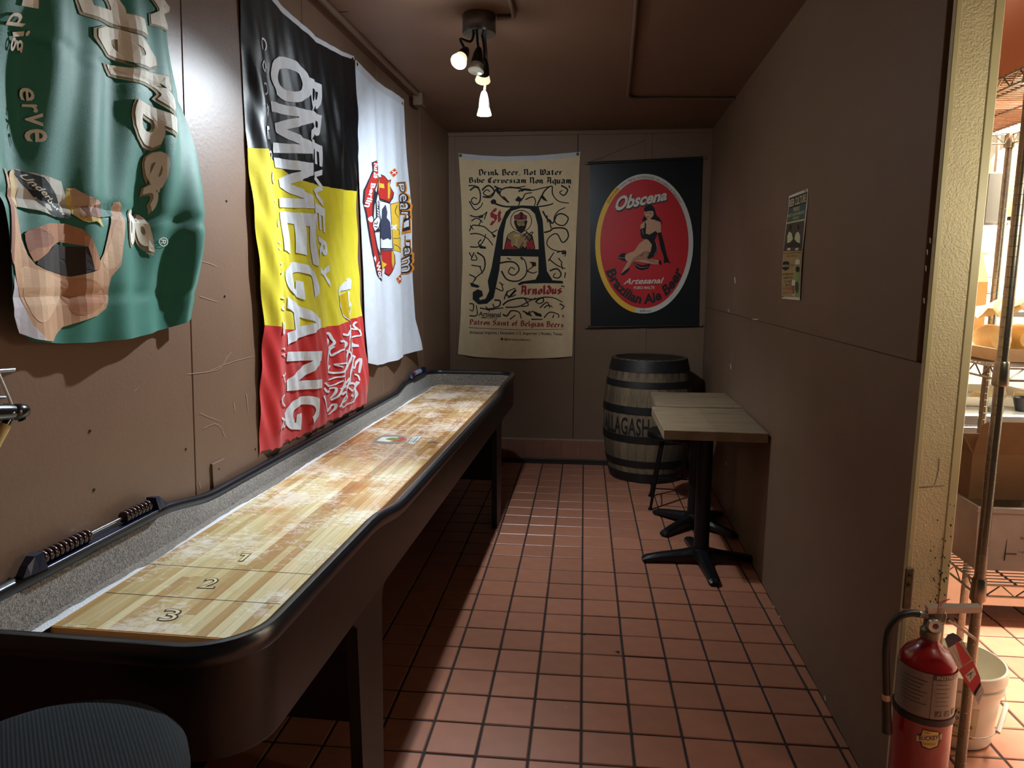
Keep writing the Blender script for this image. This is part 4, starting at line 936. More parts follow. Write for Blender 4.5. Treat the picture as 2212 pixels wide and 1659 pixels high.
# the saint
sz = crop(1060,420,120/1422)
def sfill(n, l, m, e=.003, s=0): return fill(SA, n, sz(l), m, af, e=e, step=.03, smooth=s)
circ = lambda cx, cy, rx, ry, n=28: [(cx+rx*math.cos(2*math.pi*i/n), cy+ry*math.sin(2*math.pi*i/n)) for i in range(n)]
fill(SA, 'halo_ring', [sz(circ(778,680,278,282)), sz(circ(778,680,258,262))], ink('#24170f'), af, e=.0030)
SKN = ink('#a98c62'); DK = ink('#1d130e')
sfill('saint_robe_line', [(340,1405),(360,1280),(420,1050),(480,990),(590,930),(780,1020),(960,980),(1070,1050),(1100,1180),(1140,1370),(1130,1405)], DK, .0028)
sfill('saint_robe', [(360,1400),(378,1280),(432,1150),(520,1200),(560,1300),(700,1400)], AR, .0033)
sfill('saint_robe', [(930,1400),(910,1250),(980,1200),(1070,1150),(1120,1370),(1112,1400)], AR, .0033)
sfill('saint_shoulders', [(432,1060),(490,1000),(600,950),(780,1030),(950,1000),(1050,1060),(980,1180),(900,1240),(740,1400),(600,1300),(540,1180),(440,1130)], SKN, .0033)
sfill('saint_beard', [(615,660),(920,660),(915,780),(880,900),(790,1000),(700,940),(640,830)], ink('#17120f'), .0036, 3)
sfill('saint_face', [(665,650),(890,650),(880,760),(850,810),(780,800),(720,820),(680,770)], SKN, .0040)
strokes(SA, 'saint_features', [sz([(690,700),(740,690)]), sz([(810,690),(860,700)]), sz([(700,722),(740,735)]), sz([(815,735),(855,722)]), sz([(780,690),(785,770),(770,780)]), sz([(730,830),(780,815),(830,830)])], DK, af, e=.0044, wpx=1.2)
sfill('saint_mitre_line', [(605,640),(605,545),(700,510),(785,440),(860,515),(930,550),(925,640)], DK, .0040)
sfill('saint_mitre', [(625,620),(625,560),(710,525),(760,490),(760,620)], AR, .0044); sfill('saint_mitre', [(810,620),(810,490),(860,530),(915,560),(910,620)], AR, .0044)
sfill('saint_goblet', [(590,1020),(750,1020),(745,1100),(690,1160),(670,1270),(720,1300),(600,1300),(645,1270),(650,1160),(600,1100)], ink('#c9b184'), .0040)
sfill('saint_goblet_drink', [(610,1080),(740,1085),(690,1150),(650,1150)], ink('#b89a34'), .0044)
strokes(SA, 'saint_mash_paddle', [(sz([(740,1400),(800,1290),(870,1180),(1000,1000),(1080,960)]),2,2),(sz([(850,1010),(1000,1190)]),2,2),(sz([(900,930),(1060,1100)]),2,2),(sz([(820,1090),(930,960)]),2,2),(sz([(930,1180),(1090,970)]),2,2)], DK, af, e=.0042)
sfill('saint_hand', [(520,1180),(580,1130),(640,1190),(630,1260),(560,1350),(525,1300)], SKN, .0042); sfill('saint_hand', [(800,1230),(860,1140),(910,1180),(915,1330),(870,1370),(810,1290)], SKN, .0042)

# ---- black scroll poster with the red oval
SO = Surf('B', .022)
ob = thing('scroll_poster', 'black hanging scroll poster with a red oval and pin-up figure on the back wall', 'poster', (.46,YB,1.08))
oz = crop(1240,290,320/1180)
POB = mat('black_poster_vinyl', '#14181b', .32, var=.15, scale=5, spec=.5)
cloth(SO, 'sheet', oz([(125,228),(560,212),(1020,190)]), oz([(132,1530),(560,1528),(990,1515)]), oz([(125,228),(128,800),(132,1530)]), oz([(1020,190),(1005,800),(990,1515)]), 20, 24, POB, ob, sm=False)
ROD = mat('black_rod', '#191817', .4)
for p, q in (((105,232),(1032,187)),((105,1537),(1003,1520))):
    a, b_ = oz([p, q]); A, B_ = SO.to3(*SO.to2(*a)), SO.to3(*SO.to2(*b_)); MB().tube([A,B_], .010, 10).build('rod', ROD, ob)
    for P, D in ((A,(A-B_)),(B_,(B_-A))): MB().lathe([(0,.0115),(.018,.0115),(.022,.006)], P-D.normalized()*.004, D, 10).build('rod_end', mat('grey_cap', '#6f6a64', .4), ob)
ap = oz([(590,32)])[0]; A = SO.to3(*SO.to2(*ap))
STR = mat('pale_string', '#7f766b', .8)
for p in ((118,222),(1020,182)):
    MB().tube([SO.to3(*SO.to2(*oz([p])[0])), A+Vector((-.02 if p[0] < 500 else .02,.004,-.006))], .0018, 5).build('hanging_cord', STR, ob)
ECX, ECY = 560, 872
def ell(rx, ry, cx=ECX, cy=ECY, n=72, a0=0, a1=360): return [(cx+rx*math.cos(math.radians(a0+(a1-a0)*i/n))+ (ry*math.sin(math.radians(a0+(a1-a0)*i/n)))*-.012, cy+ry*math.sin(math.radians(a0+(a1-a0)*i/n))) for i in range(n if a1-a0 == 360 else n+1)]
PW = ink('#d2cec2', .45); PY = ink('#e8b838', .45); PR = ink('#c4242a', .4)
fill(SO, 'oval_border', oz(ell(389,556)), PW, ob, e=.0016, step=0)
yl = ell(391,558,a0=100,a1=235,n=50); yl2 = ell(345,505,a0=100,a1=235,n=50)
fill(SO, 'oval_gold_edge', oz(yl+yl2[::-1]), PY, ob, e=.0022, step=0)
fill(SO, 'oval_field', oz(ell(352,514)), PR, ob, e=.0028, step=0)
def otext(t_, q=None, m=PW, bold=0., shear=0., f=None, e=.0036, name='lettering', step=0): return text(SO, name, t_, oz(q) if q else None, m, ob, e=e, step=step, bold=bold, shear=shear, f=f)
CHR = ink('#d8d0c0', .35); DKT = ink('#1a1211', .5)
otext('Obscena', [(352,505),(740,450),(740,530),(335,620)], ink('#4a4038'), .06, .25, e=.0034)
otext('Obscena', [(345,498),(735,445),(735,522),(330,608)], CHR, .035, .25, e=.0040)
otext('Artesanal', [(405,1150),(715,1142),(712,1185),(395,1195)], CHR, .02, .3); otext('PURO MALTE', [(478,1212),(640,1210),(640,1232),(478,1234)], CHR, .02)
def arc(rx, ry, a0, a1, h, inner):
    """text along the oval: a from a0 to a1 degrees, height h"""
    def f(a, b):
        t = math.radians(a0+(a1-a0)*a); k = (h*b if not inner else h*(1-b)) 
        p = (ECX+(rx+k)*math.cos(t), ECY+(ry+k)*math.sin(t)); return oz([p])[0]
    return f
otext('Elaborada com: Água, combinação de maltes e lúpulos', None, ink('#5a4a33'), .0, 0, arc(353,518,-142,-38,30,False), .0036, step=.04)
otext('600 ml', [(525,1398),(610,1398),(608,1416),(525,1416)], DKT, 0)
otext('Brazilian Ale Beer', None, DKT, .04, .12, arc(270,404,152,27,74,True), .0036, step=.04)
# the figure
fz = oz
def ofill(n, l, m, e, s=0): return fill(SO, n, fz(l), m, ob, e=e, step=0, smooth=s)
FS = ink('#c79a7c'); FS2 = ink('#a8765c'); FB = ink('#0c0a0b', .35); FD = ink('#3a1512'); FG = ink('#8f9096', .3)
ofill('figure_hair', [(555,600),(575,570),(610,560),(640,590),(655,640),(690,680),(700,715),(670,700),(640,680),(600,690),(560,690),(540,690),(560,650),(565,615)], FB, .0040, 3)
ofill('figure_legs', [(560,840),(600,830),(630,880),(620,930),(590,985),(640,1000),(690,1010),(690,1035),(640,1035),(520,1015),(470,1010),(440,1050),(420,1090),(390,1115),(380,1100),(400,1060),(430,1010),(400,1000),(400,970),(440,945),(480,930),(520,870)], FS, .0044)
ofill('figure_leg_shade', [(590,985),(600,930),(560,930),(470,990),(440,1040),(480,1010),(560,1000),(640,1030),(690,1030),(640,1005)], FS2, .0048)
ofill('figure_torso', [(530,720),(570,690),(590,670),(630,680),(690,700),(692,780),(660,785),(640,790),(600,800),(560,790),(528,760)], FS, .0044)
ofill('figure_face', [(562,620),(600,605),(630,615),(630,650),(600,675),(580,670),(565,650)], FS, .0048, 3)
ofill('figure_fringe', [(556,605),(580,575),(620,575),(636,610),(600,612),(570,618)], FB, .0052)
strokes(SO, 'figure_features', [fz([(568,630),(582,628)]), fz([(600,628),(616,630)]), fz([(578,656),(590,660),(598,655)])], FD, ob, e=.0056, step=0, wpx=1.4)
ofill('figure_dress', [(565,790),(600,800),(650,770),(665,790),(640,850),(665,890),(665,930),(640,970),(600,995),(580,985),(610,930),(620,880),(590,840),(550,830)], FB, .0052)
ofill('figure_glove', [(528,755),(560,745),(565,690),(575,720),(570,790),(560,830),(540,830),(530,800)], FB, .0054); ofill('figure_glove', [(665,788),(693,780),(715,860),(735,950),(750,1000),(770,1030),(740,1020),(715,1030),(715,980),(690,910)], FB, .0054)
ofill('figure_shoe', [(370,1120),(400,1090),(440,1060),(442,1080),(415,1105),(390,1125)], FB, .0054); ofill('figure_shoe', [(345,985),(375,950),(410,945),(405,990),(420,1015),(380,1005)], FB, .0054); ofill('figure_shoe', [(670,1015),(690,1000),(700,1040),(680,1040)], FB, .0054)
ofill('figure_train', [(470,1020),(540,1045),(610,1030),(590,1070),(540,1085),(500,1070)], FB, .0050)
strokes(SO, 'figure_sheen', [fz([(480,1030),(530,1060),(590,1055)]), fz([(655,870),(660,920),(635,965)]), fz([(350,980),(380,985),(405,985)]), fz([(545,760),(550,800)])], FG, ob, e=.0060, step=0, wpx=1.6)
strokes(SO, 'figure_garter', [fz([(585,945),(605,945),(620,935)]), fz([(525,970),(545,960),(548,940)])], FD, ob, e=.0058, step=0, wpx=1.6)

# ---- paper flyer on the right wall
def dfly(u, z): return .0105+.002*math.sin((z-1.36)*11)
SF = Surf('R', .0105, dfly)
fy = thing('paper_flyer', 'tall narrow paper beer flyer taped on the right wall', 'flyer', fR(3.15,1.36))
pz = crop(1680,400,80/510)
cloth(SF, 'paper', pz([(148,152),(270,100),(412,45)]), pz([(57,1562),(180,1574),(303,1584)]), pz([(148,152),(140,340),(110,560),(80,920),(68,1200),(57,1562)]), pz([(412,45),(400,280),(375,560),(345,900),(320,1300),(303,1584)]), 14, 40, mat('flyer_paper', '#d8d4c8', .6), fy)
def pf(n, l, m, e=.0016): return fill(SF, n, pz(l), m, fy, e=e, step=.03)
PK = ink('#1c1a18', .5); PT = ink('#a88c5c', .6); PG = ink('#3f5a50', .6); PC = ink('#cfc39a', .6); PBk = ink('#4a4034', .6)
pf('header_block', [(160,178),(405,88),(390,250),(150,328)], PK); pf('green_block', [(150,328),(388,252),(372,470),(128,525)], PG)
pf('divider', [(130,515),(372,462),(370,480),(128,532)], PC, .0022); pf('picture_block', [(126,535),(370,485),(342,905),(88,912)], PBk); pf('tan_block', [(86,914),(342,908),(298,1545),(66,1535)], PT)
def pt(t_, q, m, b=.01): return text(SF, 'lettering', t_, pz(q), m, fy, e=.0026, step=.03, bold=b)
pt('BEER CULTURE', [(165,205),(395,120),(390,225),(160,300)], PC, .02)
pt('PRESENTS', [(220,310),(305,290),(303,345),(215,362)], PC); pt('WEST COAST BRUNCH', [(145,410),(372,345),(372,385),(142,445)], PC); pt('POP UP', [(218,440),(298,425),(296,465),(212,478)], PC)
pt('JOIN US FOR PAIRED BEER TASTING', [(90,935),(335,915),(332,945),(88,958)], PK, 0); pt('AND 4 SESSIONS', [(140,965),(290,958),(288,985),(138,992)], PK, 0)
pf('badge', [(85,1060),(130,1045),(175,1060),(172,1150),(125,1178),(78,1155)], ink('#171b24'), .0024); pt('BESTIAL', [(88,1098),(172,1095),(170,1125),(86,1128)], PC, .02)
pt('PLUS', [(193,1085),(238,1082),(236,1122),(192,1124)], PK, .0)
for k, t_ in enumerate(("MEET BREW MASTER", "CENTRAL POUR", "SOUR BEER", "$5")): pt(t_, [(78+k*14,1215+k*50),(235-k*14,1208+k*50),(232-k*14,1236+k*50),(76+k*14,1242+k*50)], PK, 0)
pt('General', [(78,1395),(205,1390),(203,1445),(76,1430)], ink('#9a4a3a'), 0); pt('MONDAY AUGUST 20TH', [(76,1475),(190,1470),(188,1490),(75,1494)], PK, 0)
pf('printed_can', [(258,1040),(290,1012),(326,1030),(312,1270),(298,1540),(245,1540),(252,1250)], ink('#8a9a5a'), .0024); pf('printed_can_top', [(262,1035),(292,1015),(324,1032),(318,1090),(258,1090)], ink('#c9c9c4'), .003)
pf('printed_can_badge', [(268,1130),(295,1115),(318,1135),(314,1190),(285,1205),(265,1180)], PK, .003); pf('printed_can_badge', [(258,1350),(285,1320),(302,1360),(298,1450),(275,1495),(255,1440)], ink('#2c4a3a'), .003)
pf('printed_glass', [(212,1310),(255,1300),(248,1520),(215,1520)], ink('#d4d0c8'), .0032); pf('printed_glass_beer', [(212,1385),(250,1380),(244,1500),(220,1505)], ink('#9c4632'), .0038)
for cx_ in (175, 285):
    s_ = 1 if cx_ < 200 else -1
    pf('printed_person', [(cx_-10*s_,640),(cx_+25*s_,660),(cx_+45*s_,740),(cx_-5*s_,800),(cx_-30*s_,850),(cx_-35*s_,700)], ink('#c4c69e'), .0024); pf('printed_person_head', [(cx_-4,545),(cx_+16,540),(cx_+22,590),(cx_+6,625),(cx_-4,600)], ink('#1b1713'), .0024)
    pf('printed_apron', [(cx_-38*s_,800),(cx_+55*s_,770),(cx_+50*s_,850),(cx_-40*s_,860)], PK, .0028); pf('printed_trousers', [(cx_-30,868),(cx_+15,862),(cx_+12,895),(cx_-30,898)], ink('#c4c69e'), .0026)
for p in ((385,75),(80,1535)): pf('tape_tab', [(p[0]-12,p[1]-4),(p[0]+12,p[1]-8),(p[0]+10,p[1]+8),(p[0]-12,p[1]+10)], PK, .0034)
# ------------------------------------------------------------------ barrel
BC = Vector((.485, 5.285, 0)); BHt = .885
def brad(z): t = (z-BHt/2)/(BHt/2); return .328-.060*t*t
ba = thing('whisky_barrel', 'weathered oak barrel with dark iron hoops and stencilled lettering in the back corner', 'barrel', BC)
STAVE = mat('weathered_oak_stave', '#665640', .8, var=.28, scale=6, rnd=.38, bump=.35, bscale=30, stretch=(4,4,.7), col2='#2a241d', c2=(.46,.74))
HOOP = mat('dark_iron_hoop', '#2d2a29', .5, .55, var=.25, scale=18, bump=.2, bscale=80)
NST = 30; meshes = []
for v in range(2):
    wv = 2*math.pi/NST*.5*(.985)
    vs = []; fs = []; nz = 16
    for j in range(nz+1):
        z = BHt*j/nz; r = brad(z)
        for s_ in (-1, -.5, .5, 1):
            vs.append((r*math.cos(s_*wv), r*math.sin(s_*wv), z))
        for s_ in (1, -1): vs.append(((r-.024)*math.cos(s_*wv), (r-.024)*math.sin(s_*wv), z))
    for j in range(nz):
        for k in range(6): fs.append((6*j+k, 6*j+(k+1)%6, 6*j+6+(k+1)%6, 6*j+6+k))
    fs += [tuple(range(6)), tuple(6*nz+k for k in range(6))]
    me = bpy.data.meshes.new('stave'); me.from_pydata(vs, [], fs); me.update(); me.materials.append(STAVE)
    bm = bmesh.new(); bm.from_mesh(me); bmesh.ops.recalc_face_normals(bm, faces=bm.faces); bm.to_mesh(me); bm.free(); meshes.append(me)
for k in range(NST):
    o = bpy.data.objects.new('stave', meshes[k % 2]); C.objects.link(o); o.parent = ba; o.rotation_euler = (0, 0, 2*math.pi*(k+.5)/NST)
for z0, z1 in ((.800,.880),(.690,.735),(.505,.560),(.300,.352),(.118,.168),(.004,.072)):
    n = 4; prof = [(z0+(z1-z0)*i/n, brad(z0+(z1-z0)*i/n)+.004) for i in range(n+1)]
    prof = [(z0,brad(z0)-.002)]+prof+[(z1,brad(z1)-.002)]
    MB().lathe(prof, BC, (0,0,1), 48).build('hoop', HOOP, ba)
HEADW = mat('dark_barrel_head', '#3a3029', .75, var=.25, scale=10, rnd=.15)
for k in range(5):
    r = .245; x0 = -r+2*r*k/5+.001; x1 = -r+2*r*(k+1)/5-.001
    top = [(x0+(x1-x0)*i/6, math.sqrt(max(0, r*r-(x0+(x1-x0)*i/6)**2))) for i in range(7)]
    poly = top+[(x, -y) for x, y in top[::-1]]
    MB().prism([(BC.x+x, BC.y+y) for x, y in poly], BHt-.045, BHt-.025).build('head_board', HEADW, ba)
def onbarrel(a0, a1, z0, z1):
    return lambda a, b: (a0+(a1-a0)*a, z0+(z1-z0)*b)
def barrel3(t, z): t = math.radians(t); r = brad(z)+.0015; return BC+Vector((r*math.cos(t), r*math.sin(t), z))
vs, fs, _ = glyphs('ALLAGASH', .02, 0, 1.05)
f_ = onbarrel(196, 267, .358, .478)
_finish2('stencil_lettering', [f_(a,b) for a,b in vs], fs, None, 0, ink('#0f0d0c'), ba, 0, None, barrel3)

# ------------------------------------------------------------------ two cafe tables
OAKT = mat('grey_oak_top', '#8a765c', .55, var=.24, scale=3.2, rnd=.08, bump=.15, bscale=40, stretch=(1,6,1), col2='#3d3025', c2=(.50,.80))
OAKE = mat('raw_oak_edge', '#8a6a48', .6, var=.15, scale=9)
BIRON = mat('black_cast_iron', '#0f1012', .38, .2, bump=.2, bscale=90, spec=.5)
def cafe(label, quad, zt, ctr, rot, arm, th=.046):
    """quad = four corners of the top, near-left, near-right, far-right, far-left"""
    t = thing('cafe_table', label, 'table', (ctr[0],ctr[1],0), 'small wooden cafe tables along the right wall')
    q = [Vector((*p,0)) for p in quad]; top = []
    for k in range(2):
        a, b_ = k/2, (k+1)/2; g = .0006
        P = [q[0].lerp(q[1],a+(g if k else 0)), q[0].lerp(q[1],b_-(0 if k else g)), q[3].lerp(q[2],b_-(0 if k else g)), q[3].lerp(q[2],a+(g if k else 0))]
        e = .003; c = sum(P, Vector())/4
        lo = [(*p[:2],zt-th) for p in P]; mid = [(*p[:2],zt-e) for p in P]
        hi = [(*(p+Vector((math.copysign(e if (i in (0,3)) == (k == 0) else 0, c.x-p.x), math.copysign(e, c.y-p.y), 0)))[:2], zt) for i, p in enumerate(P)]
        MB().add(lo+mid+hi, [(3,2,1,0),(8,9,10,11)]+[(i,(i+1)%4,4+(i+1)%4,4+i) for i in range(4)]+[(4+i,4+(i+1)%4,8+(i+1)%4,8+i) for i in range(4)]).build('plank', OAKT, t)
    c = Vector((ctr[0],ctr[1],0))
    MB().box((c.x-.17,c.y-.17,zt-th-.012), (c.x+.17,c.y+.17,zt-th-.0005), bev=.003).build('mounting_plate', BIRON, t)
    MB().lathe([(.075,.044),(.085,.041),(.10,.0385),(zt-th-.012,.0385)], c, (0,0,1), 24).build('column', BIRON, t)
    bs = MB().lathe([(.030,.055),(.060,.058),(.080,.048),(.086,.0)], c, (0,0,1), 24).build('base_hub', BIRON, t)
    for k in range(4):
        a = math.radians(rot+90*k); d = Vector((math.cos(a), math.sin(a), 0)); s_ = Vector((-d.y, d.x, 0))
        vs = []; prof = [(.03,.034,.028,.080),(.10,.030,.024,.066),(arm*.75,.027,.016,.048),(arm-.02,.027,.010,.036),(arm,.020,.010,.024)]
        fs = []
        for r, w_, z0, z1 in prof:
            for x, z in ((-1,z0),(-1,z0+(z1-z0)*.6),(-.55,z1),(.55,z1),(1,z0+(z1-z0)*.6),(1,z0)): vs.append(c+d*r+s_*(x*w_)+Vector((0,0,z)))
        n = 6
        for j in range(len(prof)-1):
            for i in range(n): fs.append((j*n+i, j*n+(i+1)%n, (j+1)*n+(i+1)%n, (j+1)*n+i))
        fs += [tuple(range(n)), tuple((len(prof)-1)*n+i for i in range(n))]
        ft = MB().add(vs, fs).build('foot', BIRON, t)
        MB().lathe([(0,.014),(.011,.016)], c+d*(arm-.028), (0,0,1), 12).build('glide', mat('worn_glide', '#6b665e', .6), ft)
    return t
cafe('cafe table with a thick oak top nearest the camera by the right wall', [(.388,3.365),(.862,3.345),(.884,3.985),(.388,3.995)], .740, (.622,3.590), 4, .300)
cafe('cafe table with a thick oak top behind the nearer cafe table, beside the barrel', [(.417,4.045),(.893,4.055),(.898,4.565),(.432,4.545)], .738, (.668,4.150), 46, .290)

# ------------------------------------------------------------------ low stool by the tables
BST = mat('black_stool_metal', '#121214', .35, .4)
ls = thing('low_stool', 'low black metal stool with round seat tucked under the farther cafe table', 'stool', (.60,4.56,0))
c = Vector((.60,4.56,0))
MB().lathe([(.445,0),(.445,.17),(.452,.180),(.478,.180),(.488,.172),(.490,.15),(.490,0)], c, (0,0,1), 36).build('seat', BST, ls)
for k in range(4):
    a = math.radians(40+90*k); d = Vector((math.cos(a), math.sin(a), 0))
    lg = MB().tube([c+d*.11+Vector((0,0,.445)), c+d*.205+Vector((0,0,.012))], [.011,.009], 10).build('leg', BST, ls)
    MB().lathe([(0,.015),(.014,.013)], c+d*.206, (0,0,1), 12).build('foot_cap', BST, lg)
for k in range(4):
    a0, a1 = math.radians(40+90*k), math.radians(130+90*k)
    MB().tube([c+Vector((math.cos(a),math.sin(a),0))*.178+Vector((0,0,.135)) for a in (a0,a1)], .0045, 8).build('stretcher', BST, ls)

# ------------------------------------------------------------------ bar stool in the foreground
SEAT = mat('charcoal_ribbed_fabric', '#26292c', .95, var=.08, scale=40, bump=.3, bscale=300, spec=.15)
nt = SEAT.node_tree; wv_ = nt.nodes.new('ShaderNodeTexWave'); wv_.inputs['Scale'].default_value = 58; wv_.inputs['Distortion'].default_value = .2
tcn = nt.nodes.new('ShaderNodeTexCoord'); mpn = nt.nodes.new('ShaderNodeMapping'); mpn.inputs['Rotation'].default_value = (0,0,-.73); nt.links.new(tcn.outputs['Object'], mpn.inputs['Vector']); nt.links.new(mpn.outputs['Vector'], wv_.inputs['Vector'])
bpn = nt.nodes.new('ShaderNodeBump'); bpn.inputs['Strength'].default_value = .3; bpn.inputs['Distance'].default_value = .003; nt.links.new(wv_.outputs['Fac'], bpn.inputs['Height']); nt.links.new(bpn.outputs['Normal'], nt.nodes['Principled BSDF'].inputs['Normal'])
sc_ = Vector((-.752,.838,0))
bs = thing('bar_stool', 'round bar stool with ribbed charcoal seat at the near end of the table', 'stool', sc_)
MB().lathe([(.690,0),(.690,.165),(.694,.186),(.712,.196),(.735,.194),(.752,.180),(.763,.150),(.769,.10),(.771,.05),(.7715,0)], sc_, (0,0,1), 64).build('seat_cushion', SEAT, bs)
MB().lathe([(.672,.15),(.690,.17),(.691,0)], sc_, (0,0,1), 40).build('seat_base', BST, bs)
for k in range(4):
    a = math.radians(45+90*k); d = Vector((math.cos(a), math.sin(a), 0))
    MB().tube([sc_+d*.12+Vector((0,0,.68)), sc_+d*.20+Vector((0,0,.004))], .014, 10).build('leg', BST, bs)
MB().tube([sc_+Vector((math.cos(a*math.pi/16)*.176, math.sin(a*math.pi/16)*.176, .22)) for a in range(33)], .009, 8).build('foot_ring', BST, bs)

# ------------------------------------------------------------------ bracket and brush at the left edge of the wall
SE = Surf('L', .03)
e7 = crop(0,760,160/1207)
def lp3(p, d): u, v = Surf('L', d).to2(*e7([p])[0]); return Vector((xl(u), u, v))+NL*d
br = thing('wall_bracket', 'grey metal wall bracket with a white strap at the left edge of the wall', 'bracket', lp3((-40,600), 0))
GREYM = mat('grey_bracket_metal', '#a9acb4', .35, .8); STRAP = mat('white_zip_strap', '#d5d8d0', .5); PLAS = mat('clear_plate', '#6a5548', .35)
a, b_ = lp3((-160,318), .055), lp3((238,292), .055)
MB().tube([a, b_], .0042, 10).build('top_bar', GREYM, br)
MB().tube([a, lp3((-160,318), 0)], .0042, 10).build('bar_mount', GREYM, br)
MB().tube([lp3((-60,230),.058), lp3((0,385),.06), lp3((110,640),.06), lp3((215,900),.058)], .0028, 8).build('strap', STRAP, br)
uA, zA = SE.to2(*e7([(-160,330)])[0]); uB, zB = SE.to2(*e7([(258,1190)])[0])
sheet('back_plate', [(uA,zB),(uB,zB),(uB,zA),(uA,zA)], 0, .003, NL, fL, PLAS, br)
MB().tube([lp3((-140,745),.05), lp3((120,735),.05)], .0032, 8).build('lower_bar', GREYM, br)
hb = thing('hanging_brush', 'black-headed brush with pale wooden handle hanging at the left edge', 'brush', lp3((250,1000), .06))
BRB = mat('black_brush_head', '#14110f', .25, coat=.4)
MB().tube([lp3((-160,985),.06), lp3((60,980),.06), lp3((190,975),.06)], [.018,.018,.016], 12).build('shaft', BRB, hb)
MB().tube([lp3((205,985),.06), lp3((250,980),.062), lp3((330,965),.064), lp3((420,950),.064), lp3((465,945),.064)], [.014,.017,.016,.013,.007], 14).build('brush_head', BRB, hb)
MB().tube([lp3((200,920),.062), lp3((225,985),.075), lp3((260,1075),.062)], .0035, 8).build('collar_tie', STRAP, hb)
MB().tube([lp3((190,1040),.06), lp3((90,1200),.058)], .0085, 10).build('ferrule', BRB, hb)
MB().tube([lp3((98,1190),.058), lp3((-60,1480),.055), lp3((-200,1740),.05)], .0105, 12).build('wooden_handle', mat('bamboo_handle', '#c2a86a', .5, var=.12, scale=12), hb)
MB().tube([lp3((345,1040),.062), lp3((385,1100),.064)], [.007,.009], 10).build('hook_knob', BRB, hb)
# ------------------------------------------------------------------ fire extinguisher on the wall end
EX = Vector((.872, 1.762, 0)); ER = .066
FRED = mat('red_extinguisher_paint', '#8f1217', .25, coat=.4, var=.05, scale=6); RUB = mat('black_rubber', '#131313', .5); ALU = mat('aluminium', '#b9b6ac', .35, .9)
fe = thing('fire_extinguisher', 'red fire extinguisher with black hose and inspection tag hung on the cream wall end', 'fire extinguisher', EX)
MB().lathe([(.085,.0),(.085,.056),(.095,ER),(.485,ER),(.512,.062),(.532,.050),(.546,.032),(.556,.022),(.566,.020)], EX, (0,0,1), 48).build('cylinder', FRED, fe)
MB().lathe([(.560,.018),(.566,.023),(.585,.023),(.590,.018),(.612,.016),(.616,0)], EX, (0,0,1), 20).build('valve_body', mat('valve_metal', '#6b665c', .4, .8), fe)
def cylmap(r): return lambda t, z: EX+Vector((r*math.sin(math.radians(t)), -r*math.cos(math.radians(t)), z))
def clab(name, t0, t1, z0, z1, m, r, parent=fe):
    n = 24; vs = []
    f = cylmap(r)
    for i in range(n+1):
        t = t0+(t1-t0)*i/n; vs += [f(t,z0), f(t,z1)]
    return MB().add(vs, [(2*i,2*i+2,2*i+3,2*i+1) for i in range(n)], True).build(name, m, parent)
def ctext(t_, t0, t1, z0, z1, m, r, bold=0., name='lettering', parent=fe):
    vs, fs, _ = glyphs(t_, bold); return _finish2(name, [(t0+(t1-t0)*a, z0+(z1-z0)*b) for a,b in vs], fs, None, 0, m, parent, 4, None, cylmap(r))
GLB = mat('grey_label', '#7b766e', .4, .2, var=.06, scale=30); LK = ink('#2a2522', .5)
lb = clab('instruction_label', -100, 82, .385, .500, GLB, ER+.0006)
clab('label_header', -12, 82, .486, .500, ink('#241d1a', .4), ER+.0009, lb)
ctext('INSTRUCTIONS', -6, 80, .4885, .4975, ink('#b9a98c', .5), ER+.0012, .01, parent=lb)
clab('label_rule', -13.5, -12.5, .385, .500, LK, ER+.0010, lb)
for k in range(7): clab('label_text_line', -75, -22-6*(k % 3), .478-.010*k, .4795-.010*k, LK, ER+.0010, lb)
for k in range(6): clab('label_text_line', -5, 18+7*(k % 2), .474-.011*k, .4755-.011*k, ink('#6a5d52', .6), ER+.0010, lb)
for k in range(3): clab('label_pictogram', -4+20*k, 9+20*k, .392, .406, ink('#4a443e', .5), ER+.0011, lb)
for k in range(3): ctext('/', 0+20*k, 6+20*k, .394, .404, GLB, ER+.0014, .03, 'pictogram_mark', lb)
MB().lathe([(.366,ER),(.366,ER+.0035),(.382,ER+.0035),(.382,ER)], EX, (0,0,1), 40).build('strap_band', RUB, fe)
sh = lambda pts: [(a, b) for a, b in pts]
ex = crop(1860,1180,352/1219)
def cyl_from_px(px, py):
    # where the photo point falls on the front of the cylinder
    d = ray(px, py); o = CAMP-EX; a = d.x**2+d.y**2; b = 2*(o.x*d.x+o.y*d.y); c_ = o.x**2+o.y**2-ER*ER; D = b*b-4*a*c_
    t = (-b-math.sqrt(max(0, D)))/(2*a); p = CAMP+d*t-EX; return (math.degrees(math.atan2(p.x, -p.y)), p.z)
def cfill(name, pts, m, r, parent=fe):
    l = [cyl_from_px(*p) for p in ex(pts)]; vs, tr = fill2([l]); return _finish2(name, vs, tr, None, 0, m, parent, 4, None, cylmap(ER+r))
SHG = ink('#d8c46a', .4)
shd = cfill('brand_shield_edge', [(455,1362),(585,1385),(600,1440),(585,1470),(575,1500),(510,1522),(450,1500),(438,1460),(412,1450),(415,1410),(450,1400)], LK, .0006)
cfill('brand_shield', [(465,1372),(520,1385),(578,1390),(580,1440),(570,1490),(510,1512),(458,1490),(448,1440),(455,1400)], SHG, .0010, shd)
cfill('brand_ribbon', [(418,1412),(500,1418),(602,1400),(600,1440),(500,1455),(415,1452)], ink('#d9cfa6', .4), .0014, shd)
q = [cyl_from_px(*p) for p in ex([(432,1416),(590,1406),(590,1436),(432,1446)])]
vs, fs, _ = glyphs('BUCKEYE', .02); g_ = bil(q); _finish2('lettering', [g_(a,b) for a,b in vs], fs, None, 0, ink('#5a2418'), shd, 4, None, cylmap(ER+.0018))
